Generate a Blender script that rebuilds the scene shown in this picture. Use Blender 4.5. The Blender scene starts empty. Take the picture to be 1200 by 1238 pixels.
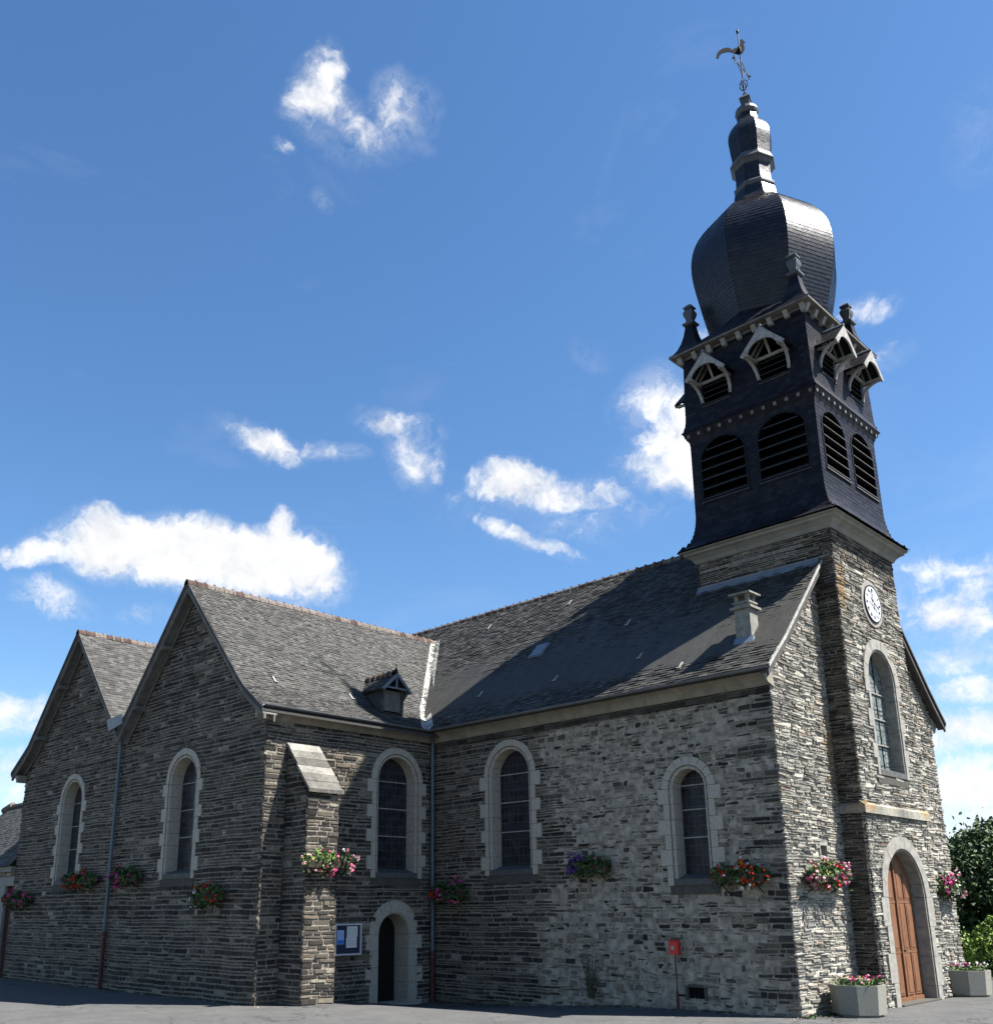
import bpy, math, random
from mathutils import Vector, Matrix, noise
random.seed(7)
R=math.radians
SC=bpy.context.scene
COL=SC.collection
# ------------------------------------------------------------------ camera
cd=bpy.data.cameras.new('camera'); cam=bpy.data.objects.new('camera',cd); COL.objects.link(cam); SC.camera=cam
yaw,pitch,roll=2.3546,0.2752,-0.0083
d=Vector((math.cos(pitch)*math.cos(yaw),math.cos(pitch)*math.sin(yaw),math.sin(pitch)))
r=Vector((math.sin(yaw),-math.cos(yaw),0)); u=r.cross(d)
r2=r*math.cos(roll)+u*math.sin(roll); u2=-r*math.sin(roll)+u*math.cos(roll)
m=Matrix((r2,u2,-d)).transposed().to_4x4(); m.translation=Vector((9.855,-19.256,2.15)); cam.matrix_world=m
cd.sensor_fit='VERTICAL'; cd.sensor_height=24; cd.sensor_width=24
cd.lens=1172.36/1238*24
cd.shift_x=(600-561.56)/1238; cd.shift_y=(767.26-619)/1238
cd.clip_end=3000; cd.clip_start=.1
# ------------------------------------------------------------------ light
SUN=Vector((.838,.545,0)).normalized(); EL=R(55.8)
sdir=Vector((SUN.x*math.cos(EL),SUN.y*math.cos(EL),math.sin(EL)))
sl=bpy.data.lights.new('sun','SUN'); sl.energy=5.0; sl.angle=R(.5); sl.color=(1,.965,.91)
so=bpy.data.objects.new('sun',sl); COL.objects.link(so); so.rotation_euler=sdir.to_track_quat('Z','Y').to_euler(); so.location=(20,15,40)
SC.view_settings.view_transform='Standard'; SC.view_settings.look='None'; SC.view_settings.gamma=1; SC.view_settings.exposure=1.7
world=bpy.data.worlds.new('World'); SC.world=world; world.use_nodes=True
SKY_STRENGTH=.05
SC.cycles.max_bounces=5; SC.cycles.diffuse_bounces=3
def build_world():
    nt=world.node_tree; N=nt.nodes; L=nt.links
    for n in list(N): N.remove(n)
    out=N.new('ShaderNodeOutputWorld'); bg=N.new('ShaderNodeBackground'); bg.inputs[1].default_value=SKY_STRENGTH
    sky=N.new('ShaderNodeTexSky'); sky.sky_type='NISHITA'; sky.sun_disc=False; sky.sun_elevation=EL
    sky.sun_rotation=math.atan2(SUN.x,SUN.y); sky.altitude=100; sky.air_density=1.0; sky.dust_density=.25; sky.ozone_density=3.0
    tc=N.new('ShaderNodeTexCoord'); V=tc.outputs['Generated']
    def math_(op,a,b=None,clamp=False):
        n=N.new('ShaderNodeMath'); n.operation=op; n.use_clamp=clamp
        for i,x in enumerate((a,b)):
            if x is None: continue
            if isinstance(x,(int,float)): n.inputs[i].default_value=x
            else: L.new(x,n.inputs[i])
        return n.outputs[0]
    def noise_(vec,scale,detail,rough,dist=0,col=False):
        n=N.new('ShaderNodeTexNoise'); n.inputs['Scale'].default_value=scale; n.inputs['Detail'].default_value=detail
        n.inputs['Roughness'].default_value=rough; n.inputs['Distortion'].default_value=dist; L.new(vec,n.inputs['Vector'])
        return n.outputs['Color' if col else 'Fac']
    def vec(op,a,b=None,s=None):
        n=N.new('ShaderNodeVectorMath'); n.operation=op
        for i,x in enumerate((a,b)):
            if x is None: continue
            if isinstance(x,(tuple,Vector)): n.inputs[i].default_value=tuple(x)
            else: L.new(x,n.inputs[i])
        if s is not None: n.inputs['Scale'].default_value=s
        return n.outputs['Value'] if op=='DOT_PRODUCT' else n.outputs['Vector']
    wn=vec('SUBTRACT',noise_(V,9,5,.6,0,True),(.5,.5,.5)); Vw=vec('ADD',V,vec('SCALE',wn,None,.055))
    # azimuth, elevation, half width, half height (degrees), tilt, density
    blobs=[(145.3,45.0,.9,1.9,-25,.75),(143.9,43.9,1.9,1.0,-38,.85),(141.9,43.2,2.0,.8,-8,1.0),(139.7,44.0,1.2,1.5,25,1.15),(138.4,44.0,1.1,1.2,20,.7),(142,42.2,2.5,.8,0,.35),(145.2,43.2,1.0,1.0,-60,.5),(138.4,42.6,1.4,.5,-20,.4),(144.9,39.7,.7,.5,-40,.55),(147.5,41.8,.5,.4,-40,.4),
      (147.4,26.4,2.4,.8,-8,.85),(143.4,26.3,2.0,.5,0,.8),(149.6,26.8,1.4,.6,-5,.5),(139.0,28.0,2.2,.9,-12,.95),(138.2,26.2,1.3,2.2,12,1.15),
      (131.8,24.5,2.4,1.3,-2,1.15),(128.4,24.1,3.2,1.15,-6,1.1),(131.2,21.3,3.2,.6,-22,.95),(127.,22.3,5.0,1.1,10,.5),(130,23,6,2.0,-5,.3),
      (122.8,28.8,1.8,1.7,20,.95),(120.5,26.5,3.0,2.8,70,1.25),(117.8,30.0,2.4,2.2,0,1.05),(122.4,24.8,2.4,1.3,-10,.95),
      (156.0,20.0,3.2,1.7,6,1.5),(152.4,19.9,3.6,2.0,0,1.6),(148.4,19.6,3.8,1.8,-4,1.6),(145.2,19.8,2.8,1.7,-30,1.5),(146.3,21.8,1.0,1.3,-20,1.0),(159.4,19.1,2.6,.8,10,1.1),(148.6,18.0,4.5,.9,-8,.8),(146.0,17.6,3.0,.5,0,.55),
      (158.8,16.4,2.0,1.0,-15,.7),(154.0,15.9,1.5,.6,12,.55),
      (160.2,10.2,2.6,1.1,0,.75),(161.0,6.6,3.6,1.6,0,.8),(160,3,8,1.6,0,.8),
      (107.0,17.1,4.2,.7,-12,.7),(108.0,14.6,3.4,1.6,-14,.95),(105,15.6,3.0,1.4,-10,.7),(107.5,12.4,6,1.0,6,.85),(107,10.6,6,.9,0,.85),(106,16,7,2.2,-8,.5),(106,9,8,3,0,.5),(106.5,8.6,4.0,1.1,4,1.05),(106.0,6.2,6.0,1.5,0,.9),(107,3.6,7.5,1.8,0,.85),
      (109.2,31.2,1.3,.6,-5,.7),(108.8,28.6,1.2,.9,0,.6),(101.8,38.3,1.4,2.2,-30,.35),(126.3,31.6,1.0,.6,-35,.4),
      (60,25,12,5,0,1),(30,35,10,5,0,.9),(-60,22,12,5,10,.9),(185,26,9,5,0,1),(200,12,12,4,0,1)]
    tot=None
    for az,el,a,b,tl,dn in blobs:
        az,el,tl=R(az),R(el),R(tl)
        c=Vector((math.cos(el)*math.cos(az),math.cos(el)*math.sin(az),math.sin(el)))
        e1=Vector((math.sin(az),-math.cos(az),0)); e2=e1.cross(c)
        f1=(e1*math.cos(tl)+e2*math.sin(tl))/R(a); f2=(-e1*math.sin(tl)+e2*math.cos(tl))/R(b)
        x=vec('DOT_PRODUCT',Vw,f1); y=vec('DOT_PRODUCT',Vw,f2)
        x0=c.dot(f1); y0=c.dot(f2)
        x=math_('POWER',math_('SUBTRACT',x,x0),2); y=math_('POWER',math_('SUBTRACT',y,y0),2)
        g=math_('MULTIPLY_ADD',math_('ADD',x,y),-.5) ; g.node.inputs[2].default_value=1.0
        g=math_('MULTIPLY',math_('MAXIMUM',g,0.0),dn)
        # only the half of the sky the cloud is in
        h=math_('GREATER_THAN',vec('DOT_PRODUCT',V,c),.2); g=math_('MULTIPLY',g,h)
        tot=g if tot is None else math_('MAXIMUM',tot,g)
    V2=vec('ADD',Vw,vec('SCALE',vec('SUBTRACT',noise_(V,34,6,.65,0,True),(.5,.5,.5)),None,.022))
    nz=noise_(V2,11,12,.60,.2)
    nz2=noise_(V2,42,9,.66,.9)
    f=math_('ADD',math_('MULTIPLY',tot,1.15),math_('MULTIPLY',math_('SUBTRACT',nz,.52),3.0))
    f=math_('ADD',f,math_('MULTIPLY',math_('SUBTRACT',nz2,.5),1.3))
    mr=N.new('ShaderNodeMapRange'); mr.interpolation_type='SMOOTHERSTEP'; mr.clamp=True
    mr.inputs['From Min'].default_value=.18; mr.inputs['From Max'].default_value=1.45; L.new(f,mr.inputs['Value'])
    dens=math_('MULTIPLY',mr.outputs[0],math_('MULTIPLY',tot,3.2,True),True)
    nw=noise_(vec('ADD',V,vec('SCALE',vec('SUBTRACT',noise_(V,20,7,.7,0,True),(.5,.5,.5)),None,.05)),24,10,.72,1.2)
    veil=math_('MULTIPLY',math_('POWER',tot,1.4,True),math_('MULTIPLY',math_('SUBTRACT',nw,.40),3.0,True))
    dens=math_('MAXIMUM',dens,math_('MULTIPLY',veil,.62))
    # thin high wisps everywhere, faint
    mp=N.new('ShaderNodeMapping'); mp.inputs['Scale'].default_value=(2.2,2.2,7); mp.inputs['Rotation'].default_value=(.3,.1,.4); L.new(V,mp.inputs[0])
    w=noise_(mp.outputs[0],1.6,7,.62,.8)
    w=math_('MULTIPLY',math_('SUBTRACT',w,.58,True),.35,True)
    dens=math_('MAXIMUM',dens,w)
    # cloud tone: bright tops, greyer thick undersides
    up_=vec('ADD',V2,(.010,.008,.022)); nu=noise_(up_,11,7,.60,.2)
    sh=math_('MULTIPLY_ADD',math_('SUBTRACT',nu,nz),-1.6,False); sh.node.inputs[2].default_value=.95
    cc=N.new('ShaderNodeMixRGB'); cc.blend_type='MIX'; L.new(math_('SUBTRACT',sh,.55,True),cc.inputs[0]); 
    cc.inputs[1].default_value=(4.6,4.8,5.1,1); cc.inputs[2].default_value=(7.4,7.35,7.3,1)
    cm=N.new('ShaderNodeMath'); cm.operation='MULTIPLY'; cm.use_clamp=True; L.new(cc.inputs[0].links[0].from_socket,cm.inputs[0]); cm.inputs[1].default_value=1.5
    L.new(cm.outputs[0],cc.inputs[0])
    hs=N.new('ShaderNodeHueSaturation'); hs.inputs['Saturation'].default_value=1.17; hs.inputs['Value'].default_value=1.20; L.new(sky.outputs[0],hs.inputs['Color'])
    mx=N.new('ShaderNodeMixRGB'); L.new(dens,mx.inputs[0]); L.new(hs.outputs[0],mx.inputs[1]); L.new(cc.outputs[0],mx.inputs[2])
    L.new(mx.outputs[0],bg.inputs[0]); L.new(bg.outputs[0],out.inputs[0])
build_world()
world.cycles.sampling_method='MANUAL'; world.cycles.sample_map_resolution=512
# ------------------------------------------------------------------ dimensions
LX=10.69; PY=5.712; HC=6.883; GX=25.85          # nave wall y=0, transept side x=-LX, gables y=-PY
TX0,TX1,TY0,TY1=-3.155,.538,2.778,6.470; CX,CY=-1.308,4.624
WW=9.248; HT=11.088
# ------------------------------------------------------------------ helpers
class MB:
    def __init__(s): s.v=[]; s.f=[]; s.m=[]; s.t=[]
    def face(s,pts,mi=0,tone=.5):
        n=len(s.v); s.v.extend([tuple(p) for p in pts]); s.f.append(tuple(range(n,n+len(pts)))); s.m.append(mi); s.t.append(tone)
    def solid(s,vs,fs,mi=0,tone=.5):
        n=len(s.v); s.v.extend([tuple(p) for p in vs])
        for f in fs: s.f.append(tuple(n+i for i in f)); s.m.append(mi); s.t.append(tone)
    def prism(s,a,b,mi=0,tone=.5,cap=True):
        "two rings of equal length"
        k=len(a); fs=[(i,(i+1)%k,k+(i+1)%k,k+i) for i in range(k)]
        if cap: fs+= [tuple(range(k))[::-1],tuple(range(k,2*k))]
        s.solid(list(a)+list(b),fs,mi,tone)
    def box(s,x0,x1,y0,y1,z0,z1,mi=0,tone=.5):
        s.prism([(x0,y0,z0),(x1,y0,z0),(x1,y1,z0),(x0,y1,z0)],[(x0,y0,z1),(x1,y0,z1),(x1,y1,z1),(x0,y1,z1)],mi,tone)
    def bar(s,a,b,w,h=None,mi=0,tone=.5,upv=(0,0,1)):
        a,b=Vector(a),Vector(b); h=h or w; t=(b-a).normalized(); upv=Vector(upv)
        sd=t.cross(upv)
        if sd.length<1e-4: sd=t.cross(Vector((1,0,0)))
        sd.normalize(); up=sd.cross(t)
        q=lambda p:[p-sd*w/2-up*h/2,p+sd*w/2-up*h/2,p+sd*w/2+up*h/2,p-sd*w/2+up*h/2]
        s.prism(q(a),q(b),mi,tone)
    def tube(s,pts,rad,n=8,mi=0,tone=.5,cap=True):
        pts=[Vector(p) for p in pts]; rings=[]
        rad=rad if isinstance(rad,(list,tuple)) else [rad]*len(pts)
        pv=None
        for i,p in enumerate(pts):
            t=(pts[min(i+1,len(pts)-1)]-pts[max(i-1,0)]).normalized()
            if pv is None: pv=t.orthogonal().normalized()
            sd=(pv-t*pv.dot(t)); sd=sd.normalized() if sd.length>1e-6 else t.orthogonal().normalized(); pv=sd
            o=t.cross(sd); rings.append([p+(sd*math.cos(a)+o*math.sin(a))*rad[i] for a in [2*math.pi*k/n for k in range(n)]])
        vs=[q for rg in rings for q in rg]; fs=[]
        for i in range(len(rings)-1):
            for k in range(n): fs.append((i*n+k,i*n+(k+1)%n,(i+1)*n+(k+1)%n,(i+1)*n+k))
        if cap: fs+=[tuple(range(n))[::-1],tuple((len(rings)-1)*n+k for k in range(n))]
        s.solid(vs,fs,mi,tone)
    def lathe(s,c,prof,n=16,mi=0,tone=.5,rot=0,sq=None):
        vs=[];fs=[]
        for (rr,z) in prof:
            for k in range(n):
                a=rot+2*math.pi*k/n; vs.append((c[0]+rr*math.cos(a),c[1]+rr*math.sin(a),c[2]+z))
        for i in range(len(prof)-1):
            for k in range(n): fs.append((i*n+k,i*n+(k+1)%n,(i+1)*n+(k+1)%n,(i+1)*n+k))
        fs+=[tuple(range(n))[::-1],tuple((len(prof)-1)*n+k for k in range(n))]
        s.solid(vs,fs,mi,tone)
    def build(s,name,mats,parent=None,smooth=False,origin=None):
        me=bpy.data.meshes.new(name); 
        if origin is not None:
            ox,oy,oz=origin; s.v=[(a-ox,b-oy,c-oz) for a,b,c in s.v]
        me.from_pydata(s.v,[],s.f)
        if not isinstance(mats,(list,tuple)): mats=[mats]
        for mm in mats: me.materials.append(mm)
        me.polygons.foreach_set('material_index',s.m)
        at=me.attributes.new('tone','FLOAT','FACE'); at.data.foreach_set('value',s.t)
        if smooth: me.polygons.foreach_set('use_smooth',[True]*len(s.f))
        me.update(); o=bpy.data.objects.new(name,me); COL.objects.link(o)
        if parent is not None: o.parent=parent
        if origin is not None and parent is None: o.location=origin
        return o
def thing(name,label,cat,loc=(0,0,0),group=None,rotz=0):
    o=bpy.data.objects.new(name,None); COL.objects.link(o); o.location=loc; o.rotation_euler=(0,0,rotz); o.empty_display_size=.3
    o['label']=label; o['category']=cat
    if group: o['group']=group
    return o
rnd=random.random
def ru(a,b): return a+(b-a)*random.random()
# ------------------------------------------------------------------ materials
def mat(name,rough=.8,spec=.3):
    mt=bpy.data.materials.new(name); mt.use_nodes=True; nt=mt.node_tree; b=nt.nodes['Principled BSDF']
    b.inputs['Roughness'].default_value=rough; b.inputs['Specular IOR Level'].default_value=spec
    return mt,nt,b
def nz(nt,scale,detail=4,rough=.6,vecsc=None,dist=0):
    tc=nt.nodes.new('ShaderNodeTexCoord'); n=nt.nodes.new('ShaderNodeTexNoise'); v=tc.outputs['Object']
    if vecsc:
        mp=nt.nodes.new('ShaderNodeMapping'); mp.inputs['Scale'].default_value=vecsc; nt.links.new(v,mp.inputs[0]); v=mp.outputs[0]
    nt.links.new(v,n.inputs['Vector']); n.inputs['Scale'].default_value=scale; n.inputs['Detail'].default_value=detail; n.inputs['Roughness'].default_value=rough; n.inputs['Distortion'].default_value=dist
    return n.outputs['Fac']
def ramp(nt,fac,stops):
    rp=nt.nodes.new('ShaderNodeValToRGB'); e=rp.color_ramp.elements
    while len(e)<len(stops): e.new(.5)
    for i,(p,c) in enumerate(stops): e[i].position=p; e[i].color=(*c,1)
    nt.links.new(fac,rp.inputs[0]); return rp.outputs[0]
def mix(nt,fac,a,b,mode='MIX'):
    n=nt.nodes.new('ShaderNodeMixRGB'); n.blend_type=mode
    for i,x in enumerate((fac,a,b)):
        if isinstance(x,(int,float)): n.inputs[i].default_value=x
        elif isinstance(x,tuple): n.inputs[i].default_value=(*x,1)
        else: nt.links.new(x,n.inputs[i])
    return n.outputs[0]
def mth(nt,op,a,b=0.,clamp=False):
    n=nt.nodes.new('ShaderNodeMath'); n.operation=op; n.use_clamp=clamp
    for i,x in enumerate((a,b)):
        if isinstance(x,(int,float)): n.inputs[i].default_value=x
        else: nt.links.new(x,n.inputs[i])
    return n.outputs[0]
def bump(nt,b,h,strength,dist=.02):
    n=nt.nodes.new('ShaderNodeBump'); n.inputs['Strength'].default_value=strength; n.inputs['Distance'].default_value=dist
    nt.links.new(h,n.inputs['Height']); nt.links.new(n.outputs[0],b.inputs['Normal'])
def tone(nt):
    a=nt.nodes.new('ShaderNodeAttribute'); a.attribute_name='tone'; return a.outputs['Fac']
def simple(name,col,rough=.7,spec=.3,var=.25,scale=6,metal=0,bmp=0,bs=40):
    mt,nt,b=mat(name,rough,spec); n=nz(nt,scale,5)
    lo=tuple(c*(1-var) for c in col); hi=tuple(min(1,c*(1+var)) for c in col)
    nt.links.new(ramp(nt,n,[(.3,lo),(.7,hi)]),b.inputs['Base Color']); b.inputs['Metallic'].default_value=metal
    if bmp: bump(nt,b,nz(nt,bs,6),bmp)
    return mt
def stone_mat(name,stops,lichen=None,bmp=.6):
    mt,nt,b=mat(name,.85,.25)
    c=ramp(nt,tone(nt),stops)
    n1=nz(nt,9,6,.65,(1,1,3)); c=mix(nt,.75,c,ramp(nt,n1,[(.3,(.55,.55,.55)),(.7,(1.35,1.35,1.35))]),'MULTIPLY')
    n2=nz(nt,.8,5,.65); c=mix(nt,1.0,c,ramp(nt,n2,[(.32,(.68,.68,.70)),(.68,(1.38,1.36,1.30))]),'MULTIPLY')
    c=mix(nt,.8,c,ramp(nt,nz(nt,3.0,4,.6,(1,1,.35)),[(.35,(.75,.75,.75)),(.65,(1.2,1.2,1.18))]),'MULTIPLY')
    # white lichen specks
    sp=mth(nt,'GREATER_THAN',nz(nt,38,3,.7),.69); c=mix(nt,mth(nt,'MULTIPLY',sp,.6),c,(.42,.42,.39))
    if lichen: c=lichen(nt,c)
    nt.links.new(c,b.inputs['Base Color']); bump(nt,b,nz(nt,22,8,.72,(1,1,3.2)),bmp,.03)
    return mt
def orange(zones):
    def f(nt,c):
        tc=nt.nodes.new('ShaderNodeTexCoord')
        tot=None
        for (p,s,amt) in zones:
            mp=nt.nodes.new('ShaderNodeMapping'); mp.inputs['Location'].default_value=tuple(-a/b for a,b in zip(p,s)); mp.inputs['Scale'].default_value=tuple(1/b for b in s)
            nt.links.new(tc.outputs['Object'],mp.inputs[0]); ln=nt.nodes.new('ShaderNodeVectorMath'); ln.operation='LENGTH'; nt.links.new(mp.outputs[0],ln.inputs[0])
            g=mth(nt,'MULTIPLY',mth(nt,'SUBTRACT',1.0,ln.outputs['Value'],True),amt)
            tot=g if tot is None else mth(nt,'MAXIMUM',tot,g)
        k=mth(nt,'MULTIPLY',mth(nt,'SUBTRACT',mth(nt,'ADD',tot,nz(nt,7,6,.7)),.78,True),6.0,True)
        return mix(nt,mth(nt,'MULTIPLY',k,.8),c,(.24,.135,.035))
    return f
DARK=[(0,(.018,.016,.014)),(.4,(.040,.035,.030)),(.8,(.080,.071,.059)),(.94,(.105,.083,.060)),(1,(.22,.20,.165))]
MID=[(0,(.02,.018,.016)),(.12,(.045,.039,.034)),(.4,(.14,.122,.098)),(.85,(.225,.198,.158)),(.95,(.16,.112,.08)),(1,(.34,.31,.26))]  # near-black low end paints the shade of deep holes onto a few stones
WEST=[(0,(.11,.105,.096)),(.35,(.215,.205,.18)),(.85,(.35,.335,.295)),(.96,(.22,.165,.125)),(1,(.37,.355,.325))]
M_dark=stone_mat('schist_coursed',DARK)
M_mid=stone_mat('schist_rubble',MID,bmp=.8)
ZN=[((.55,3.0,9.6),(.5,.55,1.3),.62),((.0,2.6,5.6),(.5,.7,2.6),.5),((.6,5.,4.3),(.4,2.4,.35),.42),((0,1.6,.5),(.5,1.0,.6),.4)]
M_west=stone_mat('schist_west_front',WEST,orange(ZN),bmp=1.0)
M_mortar=simple('lime_mortar_grey',(.19,.170,.140),.95,.1,.5,14,bmp=.7)
M_mortar_s=simple('lime_mortar_smeared',(.27,.238,.19),.95,.1,.5,5,bmp=1.0,bs=30)
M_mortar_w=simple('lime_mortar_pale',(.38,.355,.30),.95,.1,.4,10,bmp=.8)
M_granite=simple('dressed_granite',(.33,.30,.245),.8,.25,.25,22,bmp=.25,bs=120)
M_granite_j=simple('granite_joint',(.07,.066,.058),.9,.1,.2,10)
M_granite_w=simple('west_granite',(.22,.21,.185),.8,.25,.28,7,bmp=.3,bs=60)
M_sill=simple('sill_stone',(.075,.075,.072),.75,.25,.3,8,bmp=.3)
M_cornice=simple('cornice_stone',(.20,.185,.145),.8,.25,.25,3,bmp=.2)
M_belt=simple('tower_cornice_render',(.20,.193,.166),.8,.25,.22,2.5,bmp=.1)
def slate_mat(name,stops,rough,lich,bmp=.35,spec=.5,streak=False):
    mt,nt,b=mat(name,rough,spec)
    c=ramp(nt,tone(nt),stops)
    c=mix(nt,.7,c,ramp(nt,nz(nt,2.2,6,.7),[(.3,(.80,.80,.80)),(.7,(1.18,1.17,1.15))]),'MULTIPLY')
    if streak:
        c=mix(nt,.85,c,ramp(nt,nz(nt,1.0,6,.7,(5,.9,.9)),[(.3,(.62,.62,.62)),(.7,(1.4,1.38,1.3))]),'MULTIPLY')
        c=mix(nt,mth(nt,'MULTIPLY',mth(nt,'GREATER_THAN',nz(nt,55,3,.7),.70),.7),c,(.14,.14,.12))
    if lich:
        k=mth(nt,'MULTIPLY',mth(nt,'SUBTRACT',nz(nt,26,5,.75),.56,True),7*lich,True)
        c=mix(nt,mth(nt,'MULTIPLY',k,.7),c,(.17,.168,.15))
    nt.links.new(c,b.inputs['Base Color']); bump(nt,b,nz(nt,30,6,.7),bmp,.02); return mt
M_slate_old=slate_mat('weathered_slate',[(0,(.026,.0255,.024)),(.5,(.044,.043,.040)),(1,(.075,.073,.067))],.75,.55,.8,.25)
M_slate_nave=slate_mat('nave_slate',[(0,(.014,.0138,.0135)),(.5,(.036,.035,.032)),(1,(.075,.072,.064))],.62,.18,.8,.25,True)
M_slate_new=slate_mat('belfry_slate',[(0,(.006,.0055,.009)),(.5,(.0095,.0088,.013)),(1,(.017,.016,.021))],.48,0,.3,.14)
M_slate_dome=slate_mat('dome_slate',[(0,(.005,.0045,.007)),(.5,(.008,.0075,.011)),(1,(.014,.013,.017))],.34,0,.25,.30)
M_board=simple('grey_weathered_boards',(.13,.125,.115),.85,.2,.3,5)
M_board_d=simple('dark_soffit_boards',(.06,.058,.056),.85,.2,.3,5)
M_trim=simple('grey_painted_wood',(.24,.23,.21),.6,.3,.3,9)
M_black=simple('dark_inside',(.008,.008,.009),.95,.05,.1)
M_louvre=simple('dark_louvre_slats',(.032,.031,.033),.7,.25,.3)
M_zinc=simple('zinc_sheet',(.15,.175,.21),.5,.4,.15,4,metal=.2)
M_zincw=simple('whitened_valley_lead',(.30,.295,.27),.8,.2,.45,4,bmp=.5)
M_pipe=simple('painted_zinc_pipe',(.075,.10,.12),.5,.4,.2,5,metal=.1)
M_piped=simple('gutter_dark_zinc',(.10,.105,.11),.5,.4,.2,5)
M_redpipe=simple('cast_iron_red',(.07,.020,.017),.6,.3,.4,10)
M_iron=simple('iron_black',(.010,.010,.011),.6,.15,.2)
M_terra=simple('terracotta_ridge',(.065,.042,.034),.85,.15,.5,8,bmp=.4)
M_terral=simple('lichened_ridge',(.125,.105,.09),.9,.15,.5,12,bmp=.4)
M_lead=simple('weathered_lead',(.055,.06,.068),.5,.4,.25,6)
M_chim=simple('chimney_render',(.19,.186,.162),.9,.15,.3,9,bmp=.5)
M_white=simple('white_enamel',(.62,.62,.62),.35,.4,.03)
M_ink=simple('black_enamel',(.02,.02,.025),.4,.4,.05)
M_door,_nt,_b=mat('brown_varnished_oak',.55,.3)
_nt.links.new(mix(_nt,.8,ramp(_nt,nz(_nt,3,6,.7,(14,14,.8)),[(.3,(.105,.046,.022)),(.7,(.21,.098,.05))]),ramp(_nt,nz(_nt,2.5,5,.6),[(.3,(.75,.75,.75)),(.7,(1.15,1.15,1.15))]),'MULTIPLY'),_b.inputs['Base Color']); bump(_nt,_b,nz(_nt,6,5,.7,(14,14,.6)),.25,.01)
M_doord=simple('dark_door',(.012,.011,.01),.8,.1,.2)
M_red=simple('red_painted_metal',(.50,.016,.014),.4,.4,.1)
M_conc=simple('washed_concrete',(.215,.208,.178),.9,.2,.22,50,bmp=.5,bs=150)
M_soil=simple('soil',(.05,.035,.025),.95,.1,.3,20)
M_trough=simple('brown_trough',(.05,.04,.032),.7,.2,.2)
def glass_mat(name,base,hi):
    mt,nt,b=mat(name,.4,.2)
    tc=nt.nodes.new('ShaderNodeTexCoord'); v=nt.nodes.new('ShaderNodeTexVoronoi'); v.inputs['Scale'].default_value=5.5; v.feature='F1'
    nt.links.new(tc.outputs['Object'],v.inputs['Vector'])
    w=nt.nodes.new('ShaderNodeTexVoronoi'); w.feature='DISTANCE_TO_EDGE'; w.inputs['Scale'].default_value=5.5; nt.links.new(tc.outputs['Object'],w.inputs['Vector'])
    c=mix(nt,nt.nodes.new('ShaderNodeSeparateColor').outputs[0],base,hi)
    sp=[n for n in nt.nodes if n.type=='SEPARATE_COLOR'][0]; nt.links.new(v.outputs['Color'],sp.inputs[0])
    k=mth(nt,'LESS_THAN',w.outputs['Distance'],.045); c=mix(nt,k,c,(.03,.03,.03))
    sx=nt.nodes.new('ShaderNodeSeparateXYZ'); nt.links.new(tc.outputs['Object'],sx.inputs[0]); hh=mth(nt,'ADD',sx.outputs[0],sx.outputs[1])
    g1=mth(nt,'LESS_THAN',mth(nt,'FRACT',mth(nt,'MULTIPLY',hh,6.5)),.10); g2=mth(nt,'LESS_THAN',mth(nt,'FRACT',mth(nt,'MULTIPLY',sx.outputs[2],4.6)),.09)
    c=mix(nt,mth(nt,'MULTIPLY',mth(nt,'MAXIMUM',g1,g2),.8),c,(.055,.052,.05))
    nt.links.new(c,b.inputs['Base Color']); nt.links.new(mth(nt,'ADD',mth(nt,'MULTIPLY',k,.4),.35),b.inputs['Roughness'])
    bump(nt,b,v.outputs['Color'],.25,.02)
    return mt
M_glass=glass_mat('leaded_glass',(.008,.008,.012),(.028,.026,.036))
M_glassw=glass_mat('west_leaded_glass',(.10,.13,.13),(.22,.25,.24))
def leaf_mat(name,a,b_,c_):
    mt,nt,b=mat(name,.6,.25); nt.links.new(ramp(nt,tone(nt),[(0,a),(.5,b_),(1,c_)]),b.inputs['Base Color'])
    try: b.inputs['Subsurface Weight'].default_value=0
    except Exception: pass
    return mt
M_leaf=leaf_mat('geranium_leaves',(.012,.03,.009),(.028,.062,.016),(.065,.11,.028))
M_leaf2=leaf_mat('bright_leaves',(.05,.10,.02),(.10,.18,.035),(.20,.27,.07))
M_treel=leaf_mat('tree_leaves',(.010,.022,.008),(.026,.050,.015),(.065,.105,.03))
M_hedge=leaf_mat('hedge_leaves',(.05,.09,.015),(.12,.19,.03),(.22,.30,.06))
M_bark=simple('bark',(.09,.07,.05),.9,.1,.4,12,bmp=.8)
def petal(name,col): return simple(name,tuple(c*.72 for c in col),.7,.15,.35,30)
PET={'red':petal('red_petals',(.60,.03,.02)),'orange':petal('orange_petals',(.72,.13,.03)),'pink':petal('pink_petals',(.72,.16,.28)),'rose':petal('pale_pink_petals',(.80,.42,.48)),
     'white':petal('white_petals',(.80,.76,.76)),'purple':petal('purple_petals',(.16,.07,.30)),'magenta':petal('magenta_petals',(.55,.05,.25))}
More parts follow.
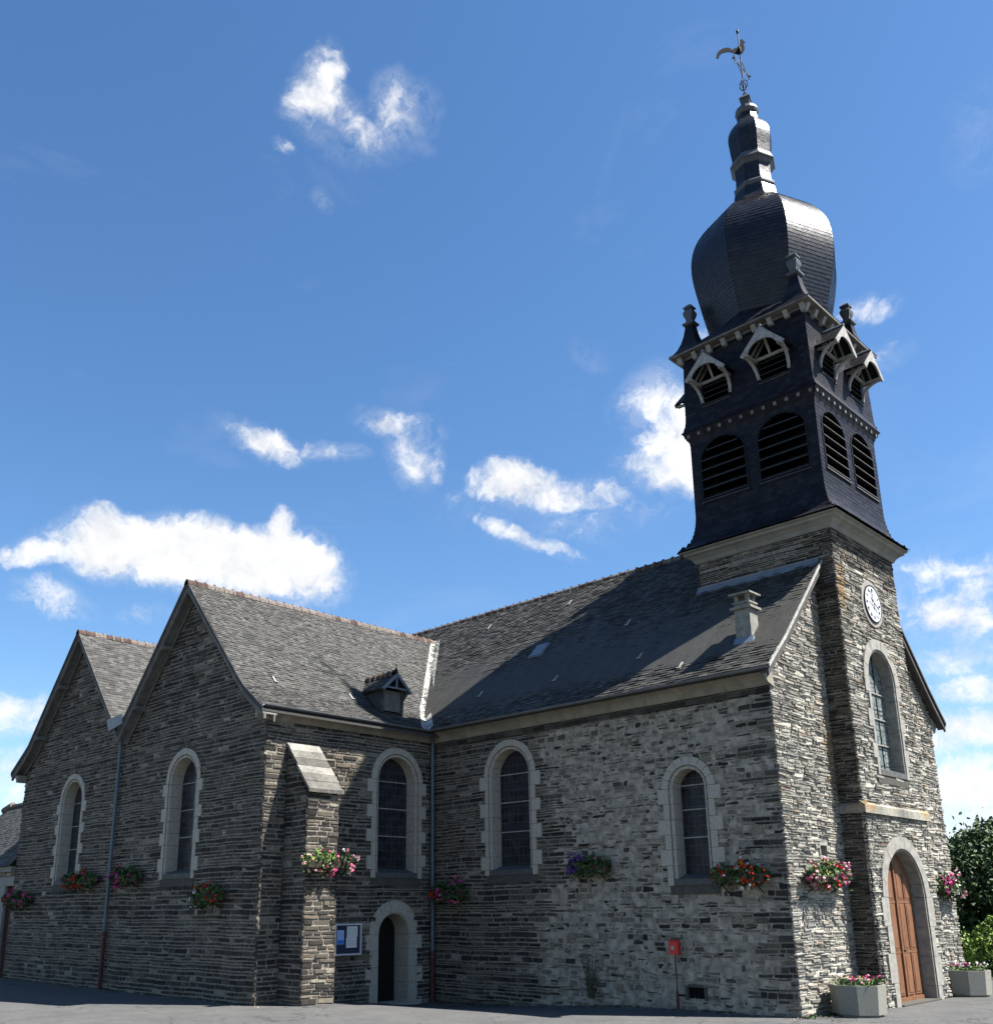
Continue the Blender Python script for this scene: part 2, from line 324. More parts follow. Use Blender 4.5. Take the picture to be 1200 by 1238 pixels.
# ------------------------------------------------------------------ masonry generator
def wander(u,z): return .007*math.sin(.9*u+.4*z)+.006*math.sin(2.3*u-.8*z+1)+.005*math.sin(5.1*u+1.7*z)
def subtract(iv,ops):
    for (a,b) in ops:
        out=[]
        for (p,q) in iv:
            if b<=p or a>=q: out.append((p,q)); continue
            if a>p: out.append((p,a))
            if b<q: out.append((b,q))
        iv=out
    return iv
def arch_open(uc,hw,zs,z0,k=1.0,grow=0):
    hw=hw+grow
    def f(z):
        if z<z0-grow or z>zs+hw*k: return None
        if z<=zs: return (uc-hw,uc+hw)
        t=(z-zs)/(hw*k); w=hw*math.sqrt(max(0,1-t*t)); return (uc-w,uc+w)
    return f
def rect_open(a,b,z0,z1): return lambda z:(a,b) if z0<=z<=z1 else None
STY={ # row h, length, gap_h, gap_v, protrude, skip, jitter
 'coursed':((.06,.15),(.14,.55),.021,.018,(.004,.034),.0,.008),
 'smear':((.040,.115),(.06,.34),.017,.022,(-.014,.026),.15,.020),
 'rough':((.03,.095),(.09,.46),.013,.015,(.005,.050),.02,.015)}
def masonry(name,parent,O,U,Nn,z0,z1,interval,openings,style,mats,mortar_at=None,ends=(1,1)):
    """mats: list of [mortar, stone, mortar2, stone2]; style(u,z)->(key,material pair index)"""
    M=MB(); O=Vector(O); U=Vector(U); Nn=Vector(Nn); Z=Vector((0,0,1))
    def P(uu,z,dd): return O+U*uu+Z*(z+wander(uu,z))+Nn*dd
    z=z0; row=0
    while z<z1-.01:
        key=style(0,z)[0]
        h=ru(*STY[key][0]); h=min(h,z1-z)
        if z1-(z+h)<.04: h=z1-z
        zm=z+h/2
        base=interval(zm); ops=[o(zm) for o in openings]; ops=[o for o in ops if o]
        back=subtract([(a,b) for a,b in base],ops)
        for (a,b) in back:
            # mortar backing in pieces so that it follows the wander
            n=max(1,int((b-a)/.5)); 
            for i in range(n):
                ua=a+(b-a)*i/n; ub=a+(b-a)*(i+1)/n
                mi=style((ua+ub)/2,zm)[1]
                M.face([P(ua,z,0),P(ub,z,0),P(ub,z+h,0),P(ua,z+h,0)],mi*2,.5)
            uu=a+ (0 if (a,)==(base[0][0],) else .01)
            first=True
            while uu<b-.03:
                key,mi=style(uu,zm); rh,rl,gh,gv,pr,skip,jit=STY[key]
                l=ru(*rl)*(1.0 if h>.09 else 1.15)
                if first and row%2==0: l=max(l,.3)
                if b-(uu+l)<.09: l=b-uu
                ua=uu; ub=uu+l
                cornerA=abs(a-base[0][0])<1e-6 and first; cornerB=abs(b-base[-1][1])<1e-6 and abs(ub-b)<1e-6
                uu=ub; first=False
                if skip and rnd()<skip and not(cornerA or cornerB): continue
                dd=ru(*pr); 
                if cornerA or cornerB: dd=max(dd,.012)
                a1=ua+gv/2 if not cornerA else ua-ru(.005,.02)
                b1=ub-gv/2 if not cornerB else ub+ru(.005,.02)
                pieces=[(z+gh/2,z+h-gh/2)]
                if key!='coursed' and h>.085 and rnd()<.3:
                    c=ru(.35,.65)*h; pieces=[(z+gh/2,z+c-gh/3),(z+c+gh/3,z+h-gh/2)]
                for (za,zb) in pieces:
                    J=lambda:ru(-jit,jit)
                    d2=dd+ru(-.006,.006); bv=min(.013,(zb-za)*.22)
                    if b1-a1<.03 or zb-za<.012: continue
                    um=(a1+b1)/2+ru(-.2,.2)*(b1-a1)
                    outer=[(a1+J(),za+J()),(um,za+J()*.8),(b1+J(),za+J()),(b1+J(),zb+J()),(um+ru(-.02,.02),zb+J()*.8),(a1+J(),zb+J())]
                    uc=(a1+b1)/2; zc=(za+zb)/2
                    inner=[]
                    for (x,y) in outer:
                        ix=x+(bv if x<uc-1e-3 and x!=um else -bv) if abs(x-um)>1e-9 else x
                        inner.append((ix,y+(bv if y<zc else -bv)))
                    tl=ru(-.006,.006); tl2=ru(-.006,.010)
                    A=[P(x,y,-.03) for x,y in outer]
                    B=[P(x,y,d2+tl*(x-uc)/(b1-a1)*2+tl2*(y-zc)/(zb-za)) for x,y in inner]
                    k=6; M.solid(A+B,[(i,(i+1)%k,k+(i+1)%k,k+i) for i in range(k)]+[tuple(range(k,2*k))],mi*2+1,rnd())
        z+=h; row+=1
    return M.build(name,mats,parent)
# dressed arch surround --------------------------------------------------------
def arch_pts(uc,hw,zs,z0,k=1.0,n=20):
    pts=[(uc-hw,z0),(uc-hw,zs)]
    pts+=[(uc-hw*math.cos(math.pi*i/n),zs+hw*k*math.sin(math.pi*i/n)) for i in range(1,n)]
    return pts+[(uc+hw,zs),(uc+hw,z0)]
def arch_surround(name,parent,O,U,Nn,uc,hw,zs,z0,ring=.26,depth=.36,proud=.05,k=1.0,mats=None,quoin=(.24,.40),bh=.34,sill=True,rebate=.07,nv=9,blocks=True,zbot=None,groove=True):
    O=Vector(O);U=Vector(U);Nn=Vector(Nn);Z=Vector((0,0,1)); P=lambda a,z,dd:O+U*a+Z*z+Nn*dd
    M=MB(); mats=mats or [M_granite,M_granite_j]
    # voussoirs
    g=.004; zb0=(z0-.168 if sill else z0) if zbot is None else zbot
    ri=hw+rebate
    def seg(r,t): return (uc-r*math.cos(t),zs+(r-hw+hw*k)*math.sin(t))
    for i in range(nv):
        t0=math.pi*i/nv+g/hw; t1=math.pi*(i+1)/nv-g/hw; ro=hw+ring+ru(-.012,.012); pp=proud+ru(-.004,.004)
        ns=5; ts=[t0+(t1-t0)*j/ns for j in range(ns+1)]
        poly=[seg(ri,t) for t in ts]+[seg(ro,t) for t in reversed(ts)]
        M.prism([P(a,z,-.03) for a,z in poly],[P(a,z,pp) for a,z in poly],0,rnd())
        poly=[seg(hw,t) for t in ts]+[seg(ri,t) for t in reversed(ts)]
        M.prism([P(a,z,-depth) for a,z in poly],[P(a,z,pp-.03) for a,z in poly],0,rnd())
    for sgn in (-1,1):
        z=zs; i=0
        while z>zb0+.02:
            h=min(bh*ru(.9,1.1),z-zb0)
            if z-h-zb0<.14: h=z-zb0
            w=(quoin[1] if i%2==0 else quoin[0])+ru(-.02,.02); pp=proud+ru(-.004,.004)
            for (a,b,d0,d1) in ((ri,hw+w,-.03,pp),(hw,ri,-depth,pp-.03)):
                x0,x1=uc+sgn*a,uc+sgn*b
                if x0>x1: x0,x1=x1,x0
                q=[(x0,z-h+g),(x1,z-h+g),(x1,z-g),(x0,z-g)]
                M.prism([P(a_,z_,d0) for a_,z_ in q],[P(a_,z_,d1) for a_,z_ in q],0,rnd())
            z-=h;i+=1
    # joint backing just behind
    n=20
    for i in range(n):
        t0,t1=math.pi*i/n,math.pi*(i+1)/n
        M.face([P(*seg(hw+.004,t0),proud-.036),P(*seg(hw+ring-.02,t0),proud-.036),P(*seg(hw+ring-.02,t1),proud-.036),P(*seg(hw+.004,t1),proud-.036)],1)
    for sgn in (-1,1):
        x0,x1=uc+sgn*(hw+.004),uc+sgn*(hw+quoin[0]-.02)
        M.face([P(x0,zb0,proud-.036),P(x1,zb0,proud-.036),P(x1,zs,proud-.036),P(x0,zs,proud-.036)],1)
    gp=arch_pts(uc,hw+rebate,zs,zb0,k if rebate<.06 else 1,24); gq=arch_pts(uc,hw+rebate+.014,zs,zb0,1,24)
    if groove:
        for i in range(len(gp)-1): M.face([P(*gp[i],proud+.0055),P(*gp[i+1],proud+.0055),P(*gq[i+1],proud+.0055),P(*gq[i],proud+.0055)],2)  # flat black band, the shade of a groove put into the colour
    o=M.build(name,list(mats)+[M_black],parent)
    if sill:
        S=MB()
        q=[(0-depth,z0+.10),(.055,z0-.03),(.055,z0-.16),(-.04,z0-.20),(-depth,z0-.20)]
        a0,a1=uc-hw-rebate+.005,uc+hw+rebate-.005
        S.prism([O+U*a0+Z*z_+Nn*d_ for d_,z_ in q],[O+U*a1+Z*z_+Nn*d_ for d_,z_ in q],0)
        S.build('sill',M_sill,o)
        S=MB(); x0,x1=uc-hw-.2,uc+hw+.2
        S.prism([P(x0,z0-.36,-.04),P(x1,z0-.36,-.04),P(x1,z0-.165,-.04),P(x0,z0-.165,-.04)],[P(x0,z0-.36,.035),P(x1,z0-.36,.035),P(x1,z0-.165,.035),P(x0,z0-.165,.035)]); S.build('apron_stone',mats[1] if name=='window' else mats[0],o)
    return o
def pane(parent,O,U,Nn,uc,hw,zs,z0,dd,k=1.0,m=None,bars=(),bm=None,vb=0,name='pane'):
    O=Vector(O);U=Vector(U);Nn=Vector(Nn);Z=Vector((0,0,1)); P=lambda a,z,e:O+U*a+Z*z+Nn*e
    M=MB(); pts=arch_pts(uc,hw+.01,zs,z0-.02,k)
    M.prism([P(a,z,dd-.03) for a,z in pts],[P(a,z,dd) for a,z in pts]); M.build(name,m or M_glass,parent)
    for zb in bars:
        t=max(0,(zb-zs)/(hw*k)); w=hw*math.sqrt(max(0,1-t*t))
        B=MB(); B.bar(P(uc-w,zb,dd+.02),P(uc+w,zb,dd+.02),.025,.028,upv=tuple(Z)); B.build('saddle_bar',bm or M_trim,parent)
    for vx in ([uc-hw*.33,uc+hw*.33] if vb else []):
        B=MB(); t=abs(vx-uc)/hw; B.bar(P(vx,z0,dd+.012),P(vx,zs+hw*k*math.sqrt(1-t*t),dd+.012),.02,.02,upv=tuple(Nn)); B.build('lead_bar',M_iron,parent)
# ------------------------------------------------------------------ slates
def slates(M,Pf,ts,interval,w=.2,lift=.014,jit=.004,back=True,tonef=None,mi=0,bmi=0,nseg=1):
    """Pf(u,t)->(point, normal); ts rows from bottom to top"""
    for i in range(len(ts)-1):
        ta,tb=ts[i],ts[i+1]; tm=(ta+tb)/2
        for (a,b) in interval(tm):
            if b-a<.02: continue
            if back:
                for j in range(nseg):
                    ua,ub=a+(b-a)*j/nseg,a+(b-a)*(j+1)/nseg
                    M.face([Pf(ua,ta)[0],Pf(ub,ta)[0],Pf(ub,tb)[0],Pf(ua,tb)[0]],bmi,.3)
            off=(i%2)*.5*w+ru(-.1,.1)*w; uu=a-off
            while uu<b-.005:
                ua=max(uu,a)+.002; ub=min(uu+w*ru(.93,1.07),b); uu=ub if ub<b else b
                ub-=.002
                if ub-ua<.012: continue
                l=lift+ru(-jit,jit); l2=l+ru(-jit,jit); dt=ru(-.05,.05)*(tb-ta); tz=tb+(tb-ta)*.3
                tz=min(tz,ts[-1]) if ts[-1]>ts[0] else max(tz,ts[-1])
                pa,n1=Pf(ua,ta+dt); pb,n2=Pf(ub,ta+dt); pc,n3=Pf(ub,tz); pd,n4=Pf(ua,tz)
                tn=tonef(ua,tm) if tonef else rnd()
                M.face([pa+n1*l,pb+n2*l2,pc+n3*.004,pd+n4*.004],mi,tn)
                M.face([pa,pb,pb+n2*l2,pa+n1*l],mi,tn*.6)
# ================================================================== GROUND
def gz(x,y):
    a=max(0,1-math.hypot((x+10.3)/7.5,(y+.3)/4.2)); a=a*a*(3-2*a)
    return -.30*a
def build_ground():
    M=MB()
    def grid(x0,x1,y0,y1,st):
        nx=int(round((x1-x0)/st)); ny=int(round((y1-y0)/st)); vs=[(x0+i*st,y0+j*st,gz(x0+i*st,y0+j*st)) for j in range(ny+1) for i in range(nx+1)]
        fs=[(j*(nx+1)+i,j*(nx+1)+i+1,(j+1)*(nx+1)+i+1,(j+1)*(nx+1)+i) for j in range(ny) for i in range(nx)]
        M.solid(vs,fs)
    grid(-32,12,-14,8,.5)
    F=900
    M.face([(-F,-F,0),(F,-F,0),(F,-14,0),(-F,-14,0)]); M.face([(-F,8,0),(F,8,0),(F,F,0),(-F,F,0)])
    M.face([(-F,-14,0),(-32,-14,0),(-32,8,0),(-F,8,0)]); M.face([(12,-14,0),(F,-14,0),(F,8,0),(12,8,0)])
    mt,nt,b=mat('asphalt',.9,.25)
    c=ramp(nt,nz(nt,1.2,5,.6),[(.3,(.060,.060,.061)),(.7,(.088,.087,.085))])
    c=mix(nt,.8,c,ramp(nt,nz(nt,140,3,.7),[(.35,(.6,.6,.6)),(.7,(1.4,1.4,1.38))]),'MULTIPLY')
    c=mix(nt,mth(nt,'MULTIPLY',mth(nt,'MULTIPLY',mth(nt,'SUBTRACT',nz(nt,.5,6,.6),.5,True),3.0,True),.3),c,(.11,.108,.10))
    vo=nt.nodes.new('ShaderNodeTexVoronoi'); vo.feature='DISTANCE_TO_EDGE'; vo.inputs['Scale'].default_value=.35
    tcc=nt.nodes.new('ShaderNodeTexCoord'); ds=nt.nodes.new('ShaderNodeVectorMath'); ds.operation='ADD'; nn=nt.nodes.new('ShaderNodeTexNoise'); nn.inputs['Scale'].default_value=1.6; nn.inputs['Detail'].default_value=6
    nt.links.new(tcc.outputs['Object'],nn.inputs['Vector']); nt.links.new(tcc.outputs['Object'],ds.inputs[0]); nt.links.new(nn.outputs['Color'],ds.inputs[1]); nt.links.new(ds.outputs[0],vo.inputs['Vector'])
    c=mix(nt,mth(nt,'MULTIPLY',mth(nt,'LESS_THAN',vo.outputs['Distance'],.006),.7),c,(.02,.02,.02))
    c=mix(nt,.6,c,ramp(nt,nz(nt,9,6,.7),[(.35,(.75,.75,.75)),(.65,(1.25,1.25,1.23))]),'MULTIPLY')
    nt.links.new(c,b.inputs['Base Color']); bump(nt,b,nz(nt,170,4,.7),.5,.01)
    o=M.build('ground',mt); o['kind']='structure'
build_ground()
# strip of grit and weeds along the wall foot
# ================================================================== CHURCH
church=thing('church','grey schist stone church with slate roofs and dark onion-domed belfry tower','church',(0,0,0))
Z3=Vector((0,0,1))
AR=-14.55; AL=-21.75; AZ=11.31     # gable apex x and z
def tz_R(x): # surface height of right transept roof
    dx=abs(x-AR)
    if x>AR and dx>3.25: return AZ-1.1*3.25-(dx-3.25)*.74
    return AZ-1.1*dx
def tz_L(x):
    dx=abs(x-AL)
    if x<AL and dx>3.25: return AZ-1.1*3.25-(dx-3.25)*.62
    return AZ-1.1*dx
def nz_(y):
    return 7.47+1.02*y if y>.45 else 7.47+1.02*.45-(.45-y)*.90
def nzN(y): return nz_(2*CY-y)
NE=-.46  # nave eave y
# --- nave south wall
win_nave=[(-7.67,.67,5.60,3.14,.92),(-2.21,.42,4.76,2.77,1.0)]
opsN=[arch_open(a,h,zs,z0-.02,1,.19) for a,h,zs,z0,_ in win_nave]+[rect_open(-2.58,-2.14,.22,.47)]
def style_n(u,z):
    e=-6.35-.35*math.sin(z*1.3)-.5*max(0,(3-z))/3+.25*math.sin(z*7)
    if u<e or z>6.62: return ('coursed',0)
    if u>-.75+.25*math.sin(z*9) : return ('coursed',0) if int(z*4)%2 else ('smear',1)
    return ('smear',1)
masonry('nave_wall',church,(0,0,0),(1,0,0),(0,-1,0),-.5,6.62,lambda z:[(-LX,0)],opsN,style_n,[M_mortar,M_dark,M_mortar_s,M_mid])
M=MB() # last regular course under the cornice
for i in range(30):
    a=-LX+LX*i/30; b=-LX+LX*(i+1)/30
    for (za,zb) in ((6.63,6.74),(6.755,6.86)):
        o_=.0 if za<6.7 else .17
        M.box(max(a+.008+o_,-LX),min(b-.008+o_,0.01),-ru(.012,.028),.05,za,zb,1,rnd()*.8)
M.face([(-LX,0,6.6),(0,0,6.6),(0,0,6.95),(-LX,0,6.95)],0); M.build('wall_course',[M_mortar,M_dark],church)
for a,h,zs,z0,_ in win_nave:
    w=arch_surround('window',church,(0,0,0),(1,0,0),(0,-1,0),a,h,zs,z0,.26 if h>.5 else .27)
    H=zs+h-z0
    pane(w,(0,0,0),(1,0,0),(0,-1,0),a,h,zs,z0,-.34,bars=[z0+H*f for f in ((.37,.63,.86) if h<.5 else (.31,.56,.80))])
M=MB(); M.box(-2.57,-2.15,.06,.09,.22,.47,1); 
M.box(-2.63,-2.56,-.02,.08,.2,.5); M.box(-2.16,-2.09,-.02,.08,.2,.5); M.box(-2.56,-2.16,-.019,.08,.47,.53)
for i in range(6): M.box(-2.54+i*.07,-2.525+i*.07,.0,.02,.22,.47,2)
M.build('cellar_vent',[M_granite_j,M_black,M_iron],church)
# --- west wall and tower
def west_iv(z):
    # gable slope of nave roof
    if z<7.0: return [(0,WW)]
    y=(z-7.3)/1.02; y=max(0,y)
    return [(y,WW-y)] if y<WW/2 else []
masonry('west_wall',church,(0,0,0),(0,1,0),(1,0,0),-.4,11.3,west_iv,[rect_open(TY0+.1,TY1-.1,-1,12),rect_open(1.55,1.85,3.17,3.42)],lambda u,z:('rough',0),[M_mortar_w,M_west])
M=MB(); M.box(-.14,-.12,1.5,1.9,3.1,3.5,1); M.box(-.12,.03,1.5,1.55,3.12,3.5,0); M.box(-.12,.03,1.85,1.9,3.12,3.5,0); M.box(-.12,.03,1.55,1.85,3.12,3.17,0);M.box(-.12,.03,1.55,1.85,3.42,3.5,0)
M.build('wall_niche',[M_granite_w,M_granite_j],church)
WD=(4.6,1.06,2.32,-.02); WT=(4.72,.74,7.48,5.28,1.05)
opsT=[arch_open(WD[0],WD[1],WD[2],-.6,1,.25),arch_open(WT[0],WT[1],WT[2],WT[3]+.0,WT[4],.13),lambda z:(4.68-math.sqrt(max(0,.5**2-(z-9.5)**2)),4.68+math.sqrt(max(0,.5**2-(z-9.5)**2))) if abs(z-9.5)<.5 else None]
def style_t(u,z): return ('coursed',1) if z>10.35+.1*math.sin(u*3) else ('rough',0)
masonry('tower_wall',church,(TX1,0,0),(0,1,0),(1,0,0),-.4,11.1,lambda z:[(TY0-(.05 if z<4.2 else 0),TY1+(.05 if z<4.2 else 0))],opsT,style_t,[M_mortar_w,M_west,M_mortar,M_dark])
masonry('tower_wall',church,(0,TY0,0),(1,0,0),(0,-1,0),-.4,11.1,lambda z:[(-.1 if z<7 else TX0,TX1+(.04 if z<4.2 else 0))],[],lambda u,z:('rough',1) if (u>-.35 or z<10.2) else ('coursed',0),[M_mortar,M_dark,M_mortar,M_dark])  # flank away from the sun: darker stone, so its shade is partly in the colour
masonry('tower_wall',church,(0,TY1,0),(-1,0,0),(0,1,0),-.4,11.1,lambda z:[(-TX1,.1 if z<7 else -TX0)],[],lambda u,z:('rough',0),[M_mortar_w,M_west])
masonry('tower_wall',church,(TX0,0,0),(0,-1,0),(-1,0,0),9,11.1,lambda z:[(-TY1,-TY0)],[],lambda u,z:('coursed',0),[M_mortar,M_dark])
M=MB(); 
M.prism([(TX1-.02,TY0-.09,4.16),(TX1+.10,TY0-.09,4.16),(TX1+.10,TY0-.09,4.34),(TX1-.02,TY0-.09,4.44)],[(TX1-.02,TY1+.06,4.16),(TX1+.10,TY1+.06,4.16),(TX1+.10,TY1+.06,4.34),(TX1-.02,TY1+.06,4.44)])
M.prism([(.0,TY0+.02,4.16),(.0,TY0-.088,4.16),(.0,TY0-.088,4.34),(.0,TY0+.02,4.44)],[(TX1+.099,TY0+.02,4.16),(TX1+.099,TY0-.088,4.16),(TX1+.099,TY0-.088,4.34),(TX1+.099,TY0+.02,4.44)])
M_string=stone_mat('lichened_string_course',[(0,(.2,.195,.165)),(1,(.24,.235,.20))],orange([((.62,2.9,4.35),(.8,.9,.4),.52),((.62,6.2,4.35),(.6,.9,.4),.5),((.62,4.6,4.3),(.6,2.5,.5),.26)]),.3)
M.build('string_course',M_string,church)
# west window
w=arch_surround('window',church,(TX1,0,0),(0,1,0),(1,0,0),WT[0],WT[1],WT[2],WT[3],.30,.30,.05,WT[4],[M_granite_w,M_granite_j],(.16,.34),.4,rebate=.05,groove=False)
pane(w,(TX1,0,0),(0,1,0),(1,0,0),*WT[:4],-.27,WT[4],M_glassw,bars=(5.95,6.6,7.25),bm=M_trim,vb=1)
# protective wire frame over west window
for zz in (5.33,6.35,7.35):
    M=MB(); M.bar((TX1+.02,WT[0]-.74,zz),(TX1+.02,WT[0]+.74,zz),.016,.016); M.build('guard_rail',M_iron,w)
# west door
dr=arch_surround('portal',church,(TX1,0,0),(0,1,0),(1,0,0),WD[0],WD[1],WD[2],-.02,.33,.34,.05,1.0,[M_granite_w,M_granite_j],(.30,.44),.62,sill=False,groove=False,rebate=.05,nv=11,zbot=-.1)
def door_leaf(sgn):
    M=MB(); x=TX1-.27; c=WD[0]; pts=[]
    n=16
    ys=[(c,-.0)]
    out=[(c+sgn*.008,.0),(c+sgn*WD[1],.0),(c+sgn*WD[1],WD[2])]
    out+=[(c+sgn*WD[1]*math.cos(math.pi/2*i/n),WD[2]+WD[1]*math.sin(math.pi/2*i/n)) for i in range(1,n)]
    out+=[(c+sgn*.008,WD[2]+WD[1])]
    M.prism([(x-.05,a,z) for a,z in out],[(x,a,z) for a,z in out])
    # stiles, rails and raised panels
    def rz(y): t=min(1,abs(y-c)/WD[1]); return WD[2]+WD[1]*math.sqrt(1-t*t)
    for (za,zb) in ((.16,1.06),(1.14,2.18),(2.26,9)):
        for (ya,yb) in ((.10,.44),(.52,.86)):
            y0,y1=sorted((c+sgn*ya,c+sgn*yb)); top=min(zb,rz(c+sgn*yb)-.10,rz(c+sgn*ya)-.10)
            if top-za<.1: continue
            M.box(x,x+.022,y0,y1,za,top)
            M.box(x+.022,x+.032,y0+.05,y1-.05,za+.05,top-.05)
    M.box(x,x+.05,*sorted((c+sgn*.03,c+sgn*1.0)),.0,.12)
    M.box(x,x+.018,*sorted((c+sgn*.02,c+sgn*1.04)),2.19,2.25); M.box(x,x+.018,*sorted((c+sgn*.02,c+sgn*1.04)),1.07,1.13)
    return M.build('door_leaf',M_door,dr)
door_leaf(-1); door_leaf(1)
M=MB(); M.box(TX1-.27,TX1-.22,WD[0]-.03,WD[0]+.03,.0,WD[2]+WD[1]-.06); M.build('door_post',M_door,dr)
M=MB(); M.lathe((TX1-.22,WD[0]+.1,1.1),[(.03,0),(.035,.03),(.02,.05)],10); M.build('handle',M_iron,dr)
M=MB(); M.box(TX1-.3,TX1+.10,3.5,5.7,-.1,.035); M.build('doorstep',M_granite_j,church)
# clock
M=MB(); n=40; 
ringo=[(4.68+.61*math.cos(2*math.pi*i/n),9.5+.61*math.sin(2*math.pi*i/n)) for i in range(n)]; ringi=[(4.68+.49*math.cos(2*math.pi*i/n),9.5+.49*math.sin(2*math.pi*i/n)) for i in range(n)]
for i in range(n):
    j=(i+1)%n; x=TX1+.05
    M.face([(x,*ringi[i]),(x,*ringi[j]),(x,*ringo[j]),(x,*ringo[i])]); M.face([(x,*ringo[i]),(x,*ringo[j]),(x-.1,*ringo[j]),(x-.1,*ringo[i])]); M.face([(x,*ringi[i]),(x,*ringi[j]),(x-.12,*ringi[j]),(x-.12,*ringi[i])])
clock=M.build('clock',M_granite_w,church)
M=MB(); rs=[(4.68+(a-4.68)*.955,9.5+(b-9.5)*.955) for a,b in ringi]; M.prism([(TX1-.06,*p) for p in rs],[(TX1+.075,*p) for p in rs]); M.build('dial',M_white,clock)
M=MB()
for i in range(n):
    j=(i+1)%n; q=lambda s,p:(4.68+(p[0]-4.68)*s,9.5+(p[1]-9.5)*s)
    x=TX1+.085; M.prism([(TX1,*q(.95,ringi[i])),(TX1,*q(.95,ringi[j])),(TX1,*q(1,ringi[j])),(TX1,*q(1,ringi[i]))],[(x,*q(.95,ringi[i])),(x,*q(.95,ringi[j])),(x,*q(1,ringi[j])),(x,*q(1,ringi[i]))])
M.build('bezel',M_iron,clock)
ROM=['XII','I','II','III','IV','V','VI','VII','VIII','IX','X','XI']
for hnum,s in enumerate(ROM):
    M=MB(); a=math.pi/2-hnum*math.pi/6; er=Vector((0,-0,0)); rad=Vector((0,math.cos(a),math.sin(a))); tan=Vector((0,math.sin(a),-math.cos(a)))
    wds={'I':.022,'V':.05,'X':.05}; tot=sum(wds[c] for c in s); px=-tot/2; c0=Vector((TX1+.081,4.68,9.5))+rad*.36
    for ch in s:
        wd=wds[ch]; cx=px+wd/2; px+=wd
        def ln(x0,y0,x1,y1,t=.015): M.bar(c0+tan*(cx+x0)+rad*y0,c0+tan*(cx+x1)+rad*y1,t,.008,upv=(1,0,0))
        if ch=='I': ln(0,-.045,0,.045)
        elif ch=='V': ln(-.02,.045,0,-.045); ln(.02,.045,0,-.045,.007)
        else: ln(-.02,.045,.02,-.045); ln(.02,.045,-.02,-.045,.007)
    M.build('numeral',M_ink,clock)
def hand(deg,l,tail,w,x):
    a=R(90-deg); rad=Vector((0,math.cos(a),math.sin(a))); c0=Vector((x,4.68,9.5)); tan=Vector((0,-math.sin(a),math.cos(a)))
    M=MB(); P_=[c0-rad*tail+tan*w*.8,c0-rad*tail-tan*w*.8,c0-tan*w*.6,c0+rad*l*.75-tan*w,c0+rad*l,c0+rad*l*.75+tan*w,c0+tan*w*.6]
    M.prism(P_,[p+Vector((.008,0,0)) for p in P_]); M.build('hand',M_ink,clock)
hand(348,.40,.14,.022,TX1+.095); hand(119,.30,.22,.028,TX1+.11)
# --- transept side wall (faces +x)
SW=(-1.38,.67,5.58,3.12); SD=(-1.42,.53,1.50,-.35)
BY0,BY1=-5.06,-4.12; BX=-9.76
opsS=[arch_open(SW[0],SW[1],SW[2],SW[3]-.02,1,.19),arch_open(SD[0],SD[1],SD[2],-.7,1,.24)]
masonry('transept_side_wall',church,(-LX,0,0),(0,1,0),(1,0,0),-.6,6.90,lambda z:[(-PY,0)],opsS,lambda u,z:('coursed',0),[M_mortar,M_dark])
w=arch_surround('window',church,(-LX,0,0),(0,1,0),(1,0,0),*SW)
pane(w,(-LX,0,0),(0,1,0),(1,0,0),*SW,-.34,bars=[SW[3]+3.13*f for f in (.31,.55,.79)])
sd=arch_surround('side_doorway',church,(-LX,0,0),(0,1,0),(1,0,0),*SD,.34,.62,.03,1.0,None,(.30,.46),.42,sill=False,groove=False,rebate=.03,nv=7,zbot=-.45)
M=MB(); pts=arch_pts(SD[0],SD[1]+.01,SD[2],-.45,1); M.prism([(-LX-.66,a,z) for a,z in pts],[(-LX-.58,a,z) for a,z in pts])
for k in range(6): M.box(-LX-.58,-LX-.565,SD[0]-.5+k*.17,SD[0]-.35+k*.17,-.3,1.9)
M.build('door_leaf',M_doord,sd)
M=MB(); M.box(-LX-.6,-LX+.22,SD[0]-.75,SD[0]+.75,-.5,-.225); M.build('doorstep',M_granite,church)
# buttress
bt=bpy.data.objects.new('buttress',None); COL.objects.link(bt); bt.parent=church
BZ0,BZ1=4.98,6.16
masonry('buttress_face',bt,(BX,0,0),(0,1,0),(1,0,0),-.4,BZ0-.06,lambda z:[(BY0,BY1)],[],lambda u,z:('coursed',0),[M_mortar,M_dark])
def but_iv(sg):
    def f(z):
        d_=BX+LX if z<BZ0-.1 else (BX+LX)*(1-(z-BZ0+.1)/(BZ1-BZ0+.1))
        return [(-LX,-LX+d_)] if sg>0 else [(LX-d_,LX)]
    return f
masonry('buttress_face',bt,(0,BY0,0),(1,0,0),(0,-1,0),-.4,BZ1-.1,but_iv(1),[],lambda u,z:('coursed',0),[M_mortar,M_dark])
masonry('buttress_face',bt,(0,BY1,0),(-1,0,0),(0,1,0),-.4,BZ1-.1,but_iv(-1),[],lambda u,z:('coursed',0),[M_mortar,M_dark])
M=MB()
nb=6
for i in range(nb):
    t0=i/nb; t1=(i+1)/nb; xa=BX+.09-(BX+LX+.09)*t0; xb=BX+.09-(BX+LX+.09)*t1; za=BZ0-.02+(BZ1-BZ0+.06)*t0; zb=BZ0-.02+(BZ1-BZ0+.06)*t1
    ov=ru(.03,.06); up=.075+ru(0,.015)
    M.prism([(xa+.02,BY0-ov,za-.03),(xa+.02,BY1+ov,za-.03),(xb,BY1+ov,zb-.03),(xb,BY0-ov,zb-.03)],[(xa+.03,BY0-ov,za+up-.02),(xa+.03,BY1+ov,za+up-.02),(xb,BY1+ov,zb+up),(xb,BY0-ov,zb+up)],0,rnd())
M_cap=stone_mat('buttress_slabs',[(0,(.075,.072,.065)),(.7,(.13,.125,.112)),(1,(.24,.23,.21))],None,.9); M.build('weathering_slab',M_cap,bt)
